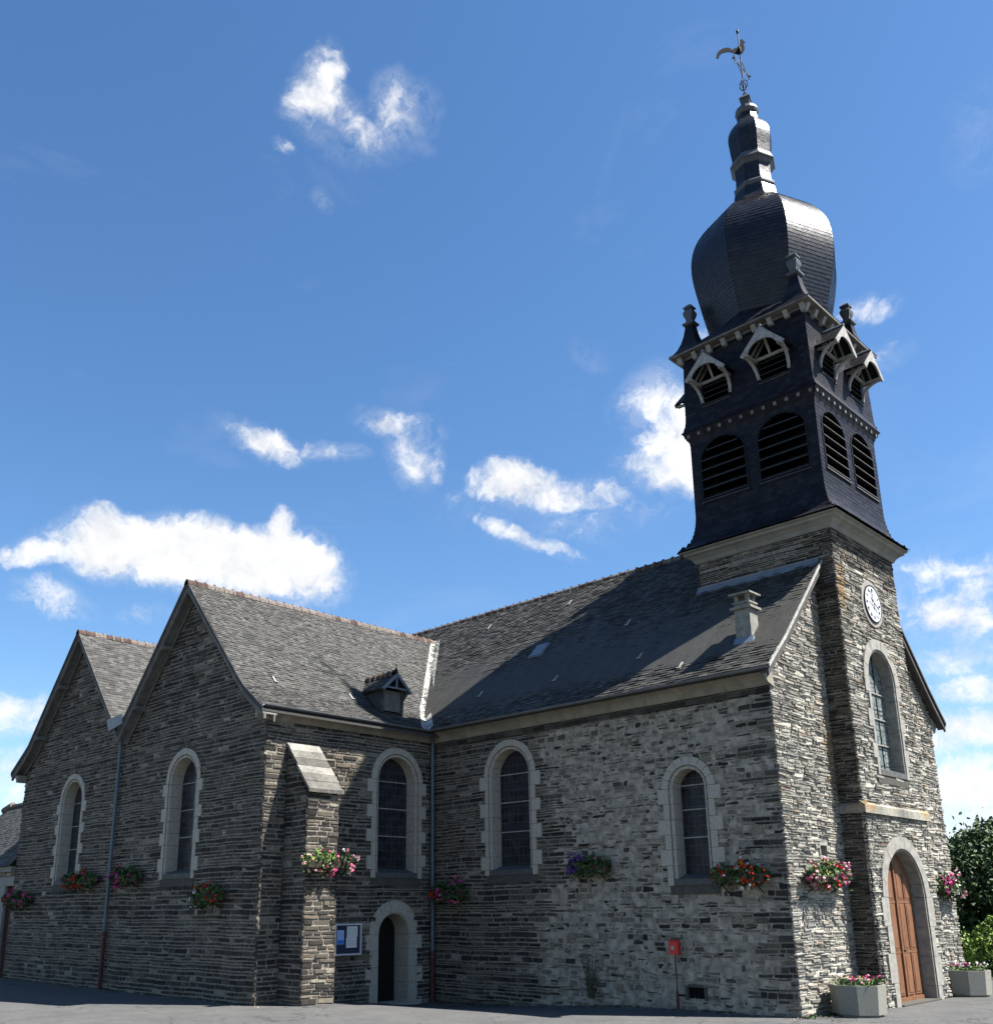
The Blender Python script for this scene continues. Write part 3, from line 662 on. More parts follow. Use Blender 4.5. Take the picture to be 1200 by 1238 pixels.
# --- gable wall (faces -y)
def gab_iv(z):
    if z<7.05: return [(-GX,-LX)]
    out=[]
    zz=z+.12
    def span(A,l,r_):
        h=(AZ-zz)/1.1
        return (max(A-h,l),min(A+h,r_)) if h>0 else None
    a=span(AL,-GX,-18.15); b=span(AR,-18.15,-LX)
    if a: out.append(a)
    if b: out.append(b)
    if a and b and abs(a[1]-b[0])<.01: out=[(a[0],b[1])]
    return out
WG=[(-14.63,.67,5.58,3.14),(-21.72,.67,5.58,3.14)]
opsG=[arch_open(a,h,zs,z0-.02,1,.19) for a,h,zs,z0 in WG]
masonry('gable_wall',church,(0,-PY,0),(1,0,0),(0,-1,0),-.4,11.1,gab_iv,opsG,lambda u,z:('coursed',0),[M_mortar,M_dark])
for q in WG:
    w=arch_surround('window',church,(0,-PY,0),(1,0,0),(0,-1,0),*q)
    pane(w,(0,-PY,0),(1,0,0),(0,-1,0),*q,-.34,bars=[q[3]+3.1*f for f in (.31,.55,.79)])
masonry('transept_back_wall',church,(-GX,0,0),(0,-1,0),(-1,0,0),-.4,7.0,lambda z:[(0,PY)],[],lambda u,z:('coursed',0),[M_mortar,M_dark])
# remaining nave walls (north side, east end) kept simple but solid
M=MB(); M.face([(0,WW,-.4),(-30,WW,-.4),(-30,WW,7),(0,WW,7)]); M.face([(-30,0,-.4),(-30,WW,-.4),(-30,WW,7),(-30,CY,12),(-30,0,7)]); M.face([(-30,0,-.4),(-GX,0,-.4),(-GX,0,7),(-30,0,7)])
M.build('nave_wall',M_dark,church)
# --- cornices
def cornice(name,p0,p1,out,zt=7.05,h=.26,pr=.30,m=M_cornice,step=1.05):
    p0,p1,out=Vector(p0),Vector(p1),Vector(out); L_=(p1-p0).length; n=max(1,round(L_/step)); t=(p1-p0)/n; M=MB()
    prof=[(-.05,0),(.03,0),(.06,.04),(.09,.10),(.15,.17),(.24,.22),(pr-.02,.24),(pr-.02,h),(-.05,h)]
    for i in range(n):
        a=p0+t*i+t.normalized()*(.003 if i else 0); b=p0+t*(i+1)-t.normalized()*(.003 if i<n-1 else 0); j=ru(-.003,.003)
        M.prism([a+out*(d_+j)+Z3*(zt-h+z_) for d_,z_ in prof],[b+out*(d_+j)+Z3*(zt-h+z_) for d_,z_ in prof],0,rnd())
    return M.build(name,m,church)
cornice('cornice',(-LX+.02,0,0),(.03,0,0),(0,-1,0),7.04)
cornice('cornice',(-LX,-PY-.33,0),(-LX,-.02,0),(1,0,0),7.04)
cornice('cornice',(-GX,-.1,0),(-GX,-PY-.33,0),(-1,0,0),6.84)
cornice('cornice',(.03,WW,0),(-20,WW,0),(0,1,0),7.04)
# kneeler stone at the nave corner and north one
for yy,sg in ((0,-1),(WW,1)):
    M=MB(); M.prism([(.0,yy-sg*.12,6.74),(.0,yy+sg*.16,6.82),(.0,yy+sg*.30,7.0),(.0,yy+sg*.30,7.08),(.0,yy-sg*.02,7.22)],[(.05,yy-sg*.12,6.74),(.05,yy+sg*.16,6.82),(.05,yy+sg*.30,7.0),(.05,yy+sg*.30,7.08),(.05,yy-sg*.02,7.22)]); M.build('kneeler',M_cornice,church)
# gutters
def gutter(p0,p1,out,z):
    p0,p1,out=Vector(p0),Vector(p1),Vector(out); M=MB(); n=8
    pr=[(.055*math.cos(math.pi+math.pi*i/n),.055*math.sin(math.pi+math.pi*i/n)) for i in range(n+1)]
    pr2=[(a*.86,b*.86) for a,b in reversed(pr)]; full=pr+pr2
    M.prism([p0+out*a+Z3*(z+b) for a,b in full],[p1+out*a+Z3*(z+b) for a,b in full]); return M.build('gutter',M_piped,church)
gutter((-LX+.36,NE-.02,0),(.24,NE-.02,0),(0,-1,0),7.09)
gutter((-LX+.40,-PY-.38,0),(-LX+.40,-.42,0),(1,0,0),7.08)
gutter((-20,WW-NE+.02,0),(.2,WW-NE+.02,0),(0,1,0),7.09)
# --- roofs
def val_x(z): # transept R plane x at height z (right side)
    if z>=AZ: return AR
    t=(AZ-z)/1.1
    return AR+t if t<=3.25 else AR+3.25+((AZ-1.1*3.25)-z)/.74
def rows(a,b,step):
    n=max(2,int(round(abs(b-a)/step))); return [a+(b-a)*i/n for i in range(n+1)]
M=MB(); XR=.26
def Pn(uu,t):
    z=nz_(t)+.02*noise.noise(Vector((uu*.5,t*.7,9)))+.012; s=1.02 if t>.45 else .90; n=Vector((0,-s,1)).normalized(); return Vector((uu,t,z)),n
def iv_n(t):
    z=nz_(t); l=val_x(z) if z<AZ else -19.0
    r_=XR if t<TY0+.05 else .02
    return [(max(l,-19),r_)]
slates(M,Pn,rows(NE-.03,CY,.082),iv_n,.21,.024,.010,True,lambda a,t:max(0,min(1,(.58 if a<-5.2-1.2*t*.4 else .45)+ru(-.45,.45))))
nave_roof=M.build('nave_roof',M_slate_nave,church)
M=MB()
M.prism([(-30,NE,nz_(NE)-.02),(-30,CY,nz_(CY)-.02),(-30,CY,nz_(CY)-.15),(-30,NE,nz_(NE)-.10)],[(XR-.01,NE,nz_(NE)-.02),(XR-.01,CY,nz_(CY)-.02),(XR-.01,CY,nz_(CY)-.15),(XR-.01,NE,nz_(NE)-.10)])
M.prism([(-30,WW-NE,nz_(NE)),(-30,CY,nz_(CY)),(-30,CY,nz_(CY)-.15),(-30,WW-NE,nz_(NE)-.10)],[(XR,WW-NE,nz_(NE)),(XR,CY,nz_(CY)),(XR,CY,nz_(CY)-.15),(XR,WW-NE,nz_(NE)-.10)])
M.build('roof_deck',M_slate_nave,nave_roof)
# verge strips of the west gable
for sg in (0,1):
    f=lambda y:(y if sg==0 else WW-y)
    M=MB(); ys=[NE,0,.45,1.2,2.0,TY0]
    def chain(M,ys,sec):
        rings=[[(x,f(y),nz_(y)+dz) for x,dz in sec] for y in ys]; k=len(sec); vs=[q for r_ in rings for q in r_]
        fs=[(i*k+a,i*k+(a+1)%k,(i+1)*k+(a+1)%k,(i+1)*k+a) for i in range(len(rings)-1) for a in range(k)]+[tuple(range(k))[::-1],tuple((len(rings)-1)*k+a for a in range(k))]
        M.solid(vs,fs)
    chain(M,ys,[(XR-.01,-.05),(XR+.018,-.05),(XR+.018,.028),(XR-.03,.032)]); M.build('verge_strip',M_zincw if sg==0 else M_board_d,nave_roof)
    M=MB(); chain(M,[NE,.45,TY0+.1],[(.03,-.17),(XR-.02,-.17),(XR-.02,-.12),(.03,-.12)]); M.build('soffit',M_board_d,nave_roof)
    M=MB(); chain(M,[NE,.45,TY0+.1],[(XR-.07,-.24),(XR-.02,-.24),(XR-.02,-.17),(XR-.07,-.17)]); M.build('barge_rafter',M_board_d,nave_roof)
# flashing along the tower flank
M=MB(); yb=TY0-.03; zf=nz_(TY0-.3)
M.prism([(TX0-.05,TY0-.26,zf+.03),(TX0-.05,TY0-.24,zf+.06),(TX0-.05,TY0-.04,zf+.34),(TX0-.05,TY0-.01,zf+.34),(TX0-.05,TY0-.01,zf)],[(XR-.06,TY0-.26,zf+.03),(XR-.06,TY0-.24,zf+.06),(XR-.06,TY0-.04,zf+.34),(XR-.06,TY0-.01,zf+.34),(XR-.06,TY0-.01,zf)])
M.tube([(TX0-.05,TY0-.03,zf+.36),(XR-.06,TY0-.03,zf+.36)],.035,8)
M.build('flashing',M_zinc,nave_roof)
# transept roofs
ye0=-PY-.40
def val_y(z): return (z-7.47)/1.02 if z>7.93 else (.45-(7.929-z)/.9)
def PtR(uu,t): # t = dx from apex, negative direction rows handled by order
    x=AR+t; z=tz_R(x)+.02*noise.noise(Vector((uu*.6,t*.8,3)))+.006*noise.noise(Vector((uu*3,t*3,5)))+.012; s=1.1 if t<3.25 else .74; return Vector((x,uu,z)),Vector((s,0,1)).normalized()
M=MB(); tsr=rows(4.26,0,.066)
def toneT(a,t): return max(0,min(1,.5+ru(-.5,.5)))
DORM=(-1.80,-.86)
slates(M,PtR,tsr,lambda t:subtract([(ye0,val_y(tz_R(AR+t)))],[]),.15,.019,.009,True,toneT)
roofR=M.build('transept_roof',M_slate_old,church)
M=MB()
def PtL(uu,t):
    x=AL+t; return Vector((x,uu,tz_L(x))),Vector((1.1,0,1)).normalized()
slates(M,PtL,rows(3.62,0,.085),lambda t:[(ye0,min(val_y(tz_L(AL+t)),4.0))],.2,.016,.008,True,toneT)
roofL=M.build('transept_roof',M_slate_old,church)
M=MB()
xv=-18.15
def slab(M,xa,za,xb,zb,y0,y1,t=.12):
    M.prism([(xa,y0,za-.02),(xb,y0,zb-.02),(xb,y0,zb-.02-t),(xa,y0,za-.02-t)],[(xa,y1,za-.02),(xb,y1,zb-.02),(xb,y1,zb-.02-t),(xa,y1,za-.02-t)])
slab(M,AR,AZ+.015,xv,tz_R(xv),ye0,4.2,.1)
slab(M,AR,AZ,AR+3.25,tz_R(AR+3.25),ye0+.01,val_y(AZ)-.3,.1)
M.prism([(AR+3.25,ye0+.01,tz_R(AR+3.25)-.02),(AR+4.25,ye0+.01,tz_R(AR+4.25)-.02),(AR+4.25,ye0+.01,tz_R(AR+4.25)-.1),(AR+3.25,ye0+.01,tz_R(AR+3.25)-.13)],[(AR+3.25,-.1,tz_R(AR+3.25)-.02),(AR+4.25,-.1,tz_R(AR+4.25)-.02),(AR+4.25,-.1,tz_R(AR+4.25)-.1),(AR+3.25,-.1,tz_R(AR+3.25)-.13)])
M.build('roof_deck',M_slate_old,roofR)
M=MB()
slab(M,AL,AZ,xv,tz_L(xv),ye0+.01,4.0,.1)
xe=AL-4.5; xm=AL-3.25
slab(M,AL,AZ+.01,xm,tz_L(xm)+.01,ye0,4.2,.1); slab(M,xm,tz_L(xm)+.01,xe,tz_L(xe)+.01,ye0,4.2,.1)
M.build('roof_deck',M_slate_old,roofL)
# verges of the two gables: fascia strip, soffit, barge rafter, purlins
def verge(root,A,x_end,zf,lw):
    n=14; xs=[A+(x_end-A)*i/n for i in range(n+1)]; y=ye0
    def chain(nm,m,sec):
        M=MB(); rings=[[(x,yy,zf(x)+dz) for yy,dz in sec] for x in xs]; k=len(sec); vs=[q for r_ in rings for q in r_]
        M.solid(vs,[(i*k+a,i*k+(a+1)%k,(i+1)*k+(a+1)%k,(i+1)*k+a) for i in range(n) for a in range(k)]+[tuple(range(k))[::-1],tuple(n*k+a for a in range(k))]); M.build(nm,m,root)
    chain('verge_strip',M_board_d,[(y-.02,.02),(y,.02),(y,-.10),(y-.02,-.10)])
    chain('soffit',M_board,[(y,-.13),(-PY+.02,-.13),(-PY+.02,-.16),(y,-.16)])
    chain('barge_rafter',M_board,[(y+.03,-.165),(y+.10,-.165),(y+.10,-.28),(y+.03,-.28)])
    chain('wall_plate',M_board,[(-PY-.07,-.165),(-PY-.035,-.165),(-PY-.035,-.33),(-PY-.07,-.33)])
def purlins(root,A,zf,dxs):
    for dx in dxs:
        x=A+dx; z=zf(x)-.26; M=MB(); M.tube([(x,ye0+.05,z),(x,-PY+.05,z)],[.085,.095],10)
        M.build('purlin_end',M_board,root)
verge(roofR,AR,AR+4.26,tz_R,1); verge(roofR,AR,xv,tz_R,1); purlins(roofR,AR,tz_R,(-2.75,-1.3,0,1.3,2.75))
verge(roofL,AL,xe,tz_L,1); verge(roofL,AL,xv,tz_L,1); purlins(roofL,AL,tz_L,(-2.75,-1.3,0,1.3,2.75))
# ridge tiles
def ridge(p0,p1,root,step=.34,lich=.45):
    p0,p1=Vector(p0),Vector(p1); t=(p1-p0).normalized(); L_=(p1-p0).length; n=int(L_/step); sd=t.cross(Z3); M=MB()
    for i in range(n):
        a=p0+t*(L_*i/n); b=p0+t*(L_*(i+1)/n+.03); l=.0; h=ru(-.006,.006)
        def ring(p,s): return [p+sd*(x*s)+Z3*(z*s+h) for x,z in ((-.13,-.12),(-.10,-.02),(-.05,.035),(0,.05),(.05,.035),(.10,-.02),(.13,-.12))]
        mi=1 if rnd()<lich else 0
        M.prism(ring(a,1.0),ring(b,1.0),mi,rnd())
        M.prism(ring(b-t*.075,1.18),ring(b,1.22),mi if rnd()<.5 else 1,rnd())
        # mortar crest
        M.prism([b+sd*x+Z3*z-t*.06 for x,z in ((-.035,.04),(.035,.04),(.02,.09),(-.02,.09))],[b+sd*x+Z3*z for x,z in ((-.035,.04),(.035,.04),(.02,.085),(-.02,.085))],1,rnd())
    return M.build('ridge_tiles',[M_terra,M_terral],root)
ridge((-30,CY,nz_(CY)+.02),(TX0,CY,nz_(CY)+.02),nave_roof,.32,.35)
ridge((AR,ye0-.02,AZ+.02),(AR,3.75,AZ+.02),roofR,.30,.75)
ridge((AL,ye0-.02,AZ+.02),(AL,3.75,AZ+.02),roofL,.30,.5)
# valley covering between transept and nave roofs
M=MB(); zs_=[6.98+(AZ-.12-6.98)*i/26 for i in range(27)]
prev=None
for i,z in enumerate(zs_):
    x=val_x(z); y=val_y(z); c=Vector((x,y,z+.03)); wj=.22+(.02*(6-i)/6 if i<6 else 0)
    a=Vector((x-wj*.9,y-.02,tz_R(x-wj*.9)+.022)); a=Vector((x-wj,y-.0,tz_R(x-wj)+.05)); b=Vector((x,y+wj,nz_(y+wj)+.05))
    if prev: 
        M.face([prev[0],prev[1],c,a]); M.face([prev[1],prev[2],b,c])
        if i%2==0: 
            k=.03; M.prism([a,a+Vector((0,0,.015)),c+Vector((0,0,.015)),c],[a+Z3*.0+Vector((.03,0,-.03)),a+Vector((.03,0,-.015)),c+Vector((.02,0,-.01)),c+Vector((.02,0,-.02))])
    prev=(a,c,b)
M.build('valley_lining',M_zincw,roofR)
# hidden valley gutter hopper between gables and its downpipe
M=MB(); M.prism([(-18.62,ye0-.06,7.46),(-17.78,ye0-.06,7.58),(-17.78,-PY+.0,7.58),(-18.62,-PY+.0,7.46)],[(-18.72,ye0-.10,7.82),(-17.72,ye0-.10,7.88),(-17.72,-PY-.0,7.88),(-18.72,-PY-.0,7.82)])
M.prism([(-18.5,-PY-.22,7.28),(-18.26,-PY-.22,7.28),(-18.26,-PY-.02,7.28),(-18.5,-PY-.02,7.28)],[(-18.62,-PY-.36,7.47),(-17.95,-PY-.36,7.5),(-17.95,-PY-.02,7.5),(-18.62,-PY-.02,7.47)])
M.build('hopper_head',M_zinc,church)
def downpipe(x,y,zt,zr,zb,nx,ny):
    M=MB(); M.tube([(x,y,zr),(x,y,zt)],.052,12)
    o=M.build('downpipe',M_pipe,church)
    C_=MB(); C_.tube([(x,y,zb),(x,y,zr-.002)],.062,12); C_.tube([(x,y,zr-.1),(x,y,zr+.04)],.075,12); C_.build('cast_iron_foot',M_redpipe,o)
    z=zt-.6
    while z>zb+.3:
        K=MB(); K.tube([(x,y,z-.025),(x,y,z+.025)],.066,12); K.bar((x,y,z),(x-nx*.12,y-ny*.12,z),.03,.03); K.build('pipe_clip',M_pipe,o); z-=1.75
downpipe(-18.41,-PY-.12,7.3,1.55,-.1,0,-1)
downpipe(-LX+.14,-.14,6.75,1.0,-.4,0,-1)
M=MB(); M.tube([(-LX+.14,-.14,6.75),(-LX+.20,-.22,6.88),(-LX+.34,-.38,7.0)],.05,10); M.build('swan_neck',M_pipe,church)
# skylight, snow hooks
def on_nave(x,y,up=0): p,n=Pn(x,y); return p+n*up
M=MB(); a=[on_nave(-8.34,1.66,.0),on_nave(-7.86,1.66,.0),on_nave(-7.86,2.12,.0),on_nave(-8.34,2.12,.0)]; nn=Pn(0,1.6)[1]
M.prism(a,[p+nn*.07 for p in a],0); c=(a[0]+a[2])/2; q=[c+(p-c)*.86+nn*.072 for p in a]; M.prism(q,[p+nn*.01 for p in q],1)
M_sky=simple('skylight_glass',(.12,.13,.14),.2,.5,.1); M.build('skylight',[M_zinc,M_sky],nave_roof)
def hook(p,n,tang,root):
    M=MB(); a=p+n*.035; M.bar(a-tang*.16,a+tang*.1,.05,.012,upv=tuple(n)); M.bar(a-tang*.17,a-tang*.15,.10,.06,upv=tuple(n)); M.build('roof_hook',M_zincw,root)
for x,y in ((-11.9,3.8),(-8.46,3.9),(-9.3,.64),(-6.45,.62),(-3.8,.78),(-2.23,.1),(-5.1,2.2)):
    p,n=Pn(x,y); hook(p,n,Vector((0,1,1.02)).normalized(),nave_roof)
for y,x in ((-4.98,-11.6),(-2.45,-11.5)):
    p,n=PtR(y,x-AR); hook(p,n,Vector((-1,0,1.1)).normalized(),roofR)
# chimney
ch=bpy.data.objects.new('chimney',None); COL.objects.link(ch); ch.parent=church
x0,x1,y0,y1=-.97,-.58,.50,.86
M=MB(); M.box(x0,x1,y0,y1,7.7,8.78); M.build('stack',M_chim,ch)
M=MB(); M.box(x0-.07,x1+.07,y0-.07,y1+.07,8.78,8.84); M.box(x0+.02,x1-.02,y0+.02,y1-.02,8.84,8.92); M.box(x0-.02,x1+.02,y0-.02,y1+.02,8.92,8.96)
for (a,b) in ((x0+.02,y0+.02),(x1-.10,y0+.02),(x0+.02,y1-.10),(x1-.10,y1-.10)): M.box(a,a+.08,b,b+.08,8.96,9.13)
M.box(x0-.08,x1+.08,y0-.08,y1+.08,9.13,9.17); M.build('chimney_cap',M_chim,ch)
M=MB(); M.prism([(x0-.04,y0-.16,nz_(y0-.16)+.02),(x1+.08,y0-.16,nz_(y0-.16)+.02),(x1+.08,y0,nz_(y0)+.02),(x0-.04,y0,nz_(y0)+.02)],[(x0-.03,y0-.14,nz_(y0-.14)+.04),(x1+.07,y0-.14,nz_(y0-.14)+.04),(x1+.06,y0-.01,nz_(y0)+.13),(x0-.03,y0-.01,nz_(y0)+.13)]); M.build('chimney_flashing',M_zinc,ch)
# small roof dormer on the transept
dm=bpy.data.objects.new('roof_dormer',None); COL.objects.link(dm); dm.parent=church
yc=-1.33; xf=-11.02
M=MB(); hw=.38
for k in range(7):
    ya=yc-hw+.04+k*.1; M.box(xf-.03-.006*(k%2),xf+.006,ya,ya+.094,7.62,8.22)
M.build('board_front',M_board,dm)
for sg in (-1,1):
    M=MB(); y_=yc+sg*hw; M.prism([(xf,y_-.03,7.55),(xf,y_+.03,7.55),(xf,y_+.03,8.28),(xf,y_-.03,8.28)],[(xf-.75,y_-.03,8.2),(xf-.75,y_+.03,8.2),(xf-.75,y_+.03,8.28),(xf-.75,y_-.03,8.28)])
    M.build('cheek',M_board_d,dm)
    M=MB(); M.box(xf-.02,xf+.05,y_-.05,y_+.05,7.56,8.30); M.build('corner_post',M_board_d,dm)
    M=MB(); M.bar((xf+.04,y_,7.95),(xf+.24,y_+sg*.08,8.25),.05,.06); M.build('bracket',M_board_d,dm)
M=MB()
for sg in (-1,1):
    a=Vector((xf+.26,yc,8.72)); b=Vector((xf+.26,yc+sg*.57,8.19)); n_=Vector((0,sg*.53,.57)).normalized()
    a2=Vector((-12.15,yc,8.72)); b2=Vector((-11.62,yc+sg*.57,8.19))
    def Pd(uu,t,a=a,b=b,a2=a2,b2=b2,n_=n_): 
        p=b.lerp(a,t); q=b2.lerp(a2,t); return p.lerp(q,uu),n_
    slates(M,Pd,[i/8 for i in range(9)],lambda t:[(0,1)],.14,.01,.003)
    M.prism([a-n_*.04,b-n_*.04,b,a],[a2-n_*.04,b2-n_*.04,b2,a2])
M.build('dormer_roof',M_slate_nave,dm)
M=MB()
for sg in (-1,1): M.bar((xf+.27,yc+sg*.01,8.66),(xf+.27,yc+sg*.54,8.17),.08,.03,upv=(1,0,0))
M.bar((xf+.2,yc-.42,8.27),(xf+.2,yc+.42,8.27),.05,.05); M.bar((xf+.22,yc,8.25),(xf+.22,yc,8.62),.05,.05); M.build('barge_board',M_zinc,dm)
ridge((-12.1,yc,8.75),(xf+.12,yc,8.75),dm,.24,.1)
M=MB(); M.tube([(xf+.2,yc,8.72),(xf+.2,yc,8.80),(xf+.2,yc,8.86),(xf+.2,yc,9.02)],[.06,.055,.02,.006],8); M.build('finial',M_iron,dm)
# ================================================================== BELFRY
bf=bpy.data.objects.new('belfry',None); COL.objects.link(bf); bf.parent=church; bf.location=(0,0,0)
C0=Vector((CX,CY,0))
def sq(h,z): return [(CX-h,CY-h,z),(CX+h,CY-h,z),(CX+h,CY+h,z),(CX-h,CY+h,z)]
def sqstack(M,prof,mi=0):
    for (a,z0_),(b,z1_) in zip(prof[:-1],prof[1:]):
        A,B=sq(a,z0_),sq(b,z1_)
        for i in range(4): M.face([A[i],A[(i+1)%4],B[(i+1)%4],B[i]],mi,rnd())
M=MB(); prof=[(1.80,11.06),(1.90,11.06),(1.93,11.12),(1.95,11.16),(2.04,11.24),(2.12,11.28),(2.13,11.33),(2.20,11.36),(2.20,11.39),(1.5,11.39)]; sqstack(M,prof); M.build('tower_cornice',M_belt,church)
def halfw(z,pts):
    for (a,za),(b,zb) in zip(pts[:-1],pts[1:]):
        if z<=zb: t=(z-za)/(zb-za); return a+(b-a)*t
    return pts[-1][0]
LOW=[(2.27,11.40),(2.08,11.53),(1.97,11.68),(1.90,11.85),(1.85,12.1),(1.82,12.4),(1.815,14.6),(1.84,14.72),(1.96,14.93)]
UPP=[(1.95,15.0),(1.90,15.12),(1.875,15.3),(1.86,16.0),(1.84,16.8),(1.83,17.30)]
AX=[((1,0,0),(0,-1,0)),((0,1,0),(1,0,0)),((-1,0,0),(0,1,0)),((0,-1,0),(-1,0,0))]
BW=.86; BO=(.675,13.98,12.82,.86)   # louvred opening: half width, spring, sill, arch factor
def opening_iv(z):
    out=[]
    for c in (-BW,BW):
        q=arch_open(c,BO[0],BO[1],BO[2],BO[3])(z)
        if q: out.append(q)
    return out
def luc_iv(z):
    return [(c-.40,c+.40) for c in (-BW,BW)] if 15.58<z<16.55 else []
for fi,(U_,N_) in enumerate(AX):
    U_,N_=Vector(U_),Vector(N_)
    for name,pts,ivf,st in (('belfry_slating',LOW,opening_iv,.118),('belfry_slating',UPP,luc_iv,.112)):
        M=MB()
        def Pb(uu,t,pts=pts):
            h=halfw(t,pts); e=.02; h2=halfw(min(t+e,pts[-1][1]),pts); sl_=(h-h2)/e if t+e<pts[-1][1] else 0
            return C0+U_*(uu*1.0)+N_*h+Z3*t,(N_+Z3*sl_).normalized()
        def ivb(t,pts=pts,ivf=ivf):
            h=halfw(t,pts); return subtract([(-h-.005,h+.005)],ivf(t))
        z0_,z1_=pts[0][1],pts[-1][1]
        slates(M,Pb,rows(z0_,z1_,st*.5 if False else st),ivb,.17,.011,.002)
        M.build(name,M_slate_new,bf)
    # louvres of the two big openings
    for c in (-BW,BW):
        M=MB(); P=lambda a,z,dd:C0+U_*a+Z3*z+N_*(1.82+dd)
        pts=arch_pts(c,BO[0]+.03,BO[1],BO[2]-.02,BO[3],14)
        M.prism([P(a,z,-.62) for a,z in pts],[P(a,z,-.60) for a,z in pts],1)
        # reveal
        for (a,b) in zip(pts[:-1],pts[1:]): M.face([P(*a,-.6),P(*b,-.6),P(*b,-.0),P(*a,-.0)],1)
        lo=MB()
        z=BO[2]+.02
        while z<BO[1]+BO[0]*BO[3]-.1:
            t=max(0,(z+.12-BO[1])/(BO[0]*BO[3])); w_=BO[0]*math.sqrt(max(0,1-t*t))
            if w_>.1: M.prism([P(c-w_,z,.045),P(c+w_,z,.045),P(c+w_,z+.035,.03),P(c-w_,z+.035,.03)],[P(c-w_,z+.24,-.36),P(c+w_,z+.24,-.36),P(c+w_,z+.275,-.36),P(c-w_,z+.275,-.36)],0,rnd())
            z+=.285
        # trim ring
        ro=arch_pts(c,BO[0]+.035,BO[1],BO[2]-.04,BO[3],14); ri_=arch_pts(c,BO[0]-.015,BO[1],BO[2]+.0,BO[3],14)
        for i in range(len(ro)-1):
            M.prism([P(*ri_[i],-.05),P(*ri_[i+1],-.05),P(*ro[i+1],-.05),P(*ro[i],-.05)],[P(*ri_[i],.022),P(*ri_[i+1],.022),P(*ro[i+1],.022),P(*ro[i],.022)],2,.2)
        M.prism([P(c-.72,BO[2]-.07,-.05),P(c+.72,BO[2]-.07,-.05),P(c+.72,BO[2]-.01,-.05),P(c-.72,BO[2]-.01,-.05)],[P(c-.72,BO[2]-.07,.05),P(c+.72,BO[2]-.07,.05),P(c+.72,BO[2]-.02,.04),P(c-.72,BO[2]-.02,.04)],0,.2)
        M.build('louvred_opening',[M_louvre,M_black,M_slate_new],bf)
# string course with dentils
M=MB(); sqstack(M,[(1.80,14.90),(1.86,14.90),(1.97,14.935),(1.985,14.95),(1.97,14.99),(1.93,15.02),(1.80,15.05)]); M.build('belfry_string',M_slate_new,bf)
for (U_,N_) in AX:
    U_,N_=Vector(U_),Vector(N_)
    for i in range(12):
        a=-1.80+3.6*i/11; M=MB(); c=C0+U_*a+Z3*14.79
        M.prism([c+U_*s*.042+N_*dd for s,dd in ((-1,1.80),(1,1.80),(1,1.93),(-1,1.93))],[c+Z3*.105+U_*s*.042+N_*dd for s,dd in ((-1,1.80),(1,1.80),(1,1.94),(-1,1.94))]); M.build('dentil',M_board,bf)
    for i in range(9):
        a=-1.86+3.72*i/8; M=MB(); c=C0+U_*a+Z3*17.13
        M.prism([c+U_*s*.065+N_*dd+Z3*zz for s,dd,zz in ((-1,1.80,0),(1,1.80,0),(1,1.93,.02),(-1,1.93,.02))],[c+U_*s*.065+N_*dd+Z3*.19 for s,dd in ((-1,1.80),(1,1.80),(1,2.03),(-1,2.03))]); M.build('modillion',M_trim,bf)
M=MB(); sqstack(M,[(1.80,17.26),(1.86,17.26),(1.88,17.31),(2.07,17.33),(2.12,17.34),(2.125,17.39)],0); M.build('eaves_board',M_board,bf)
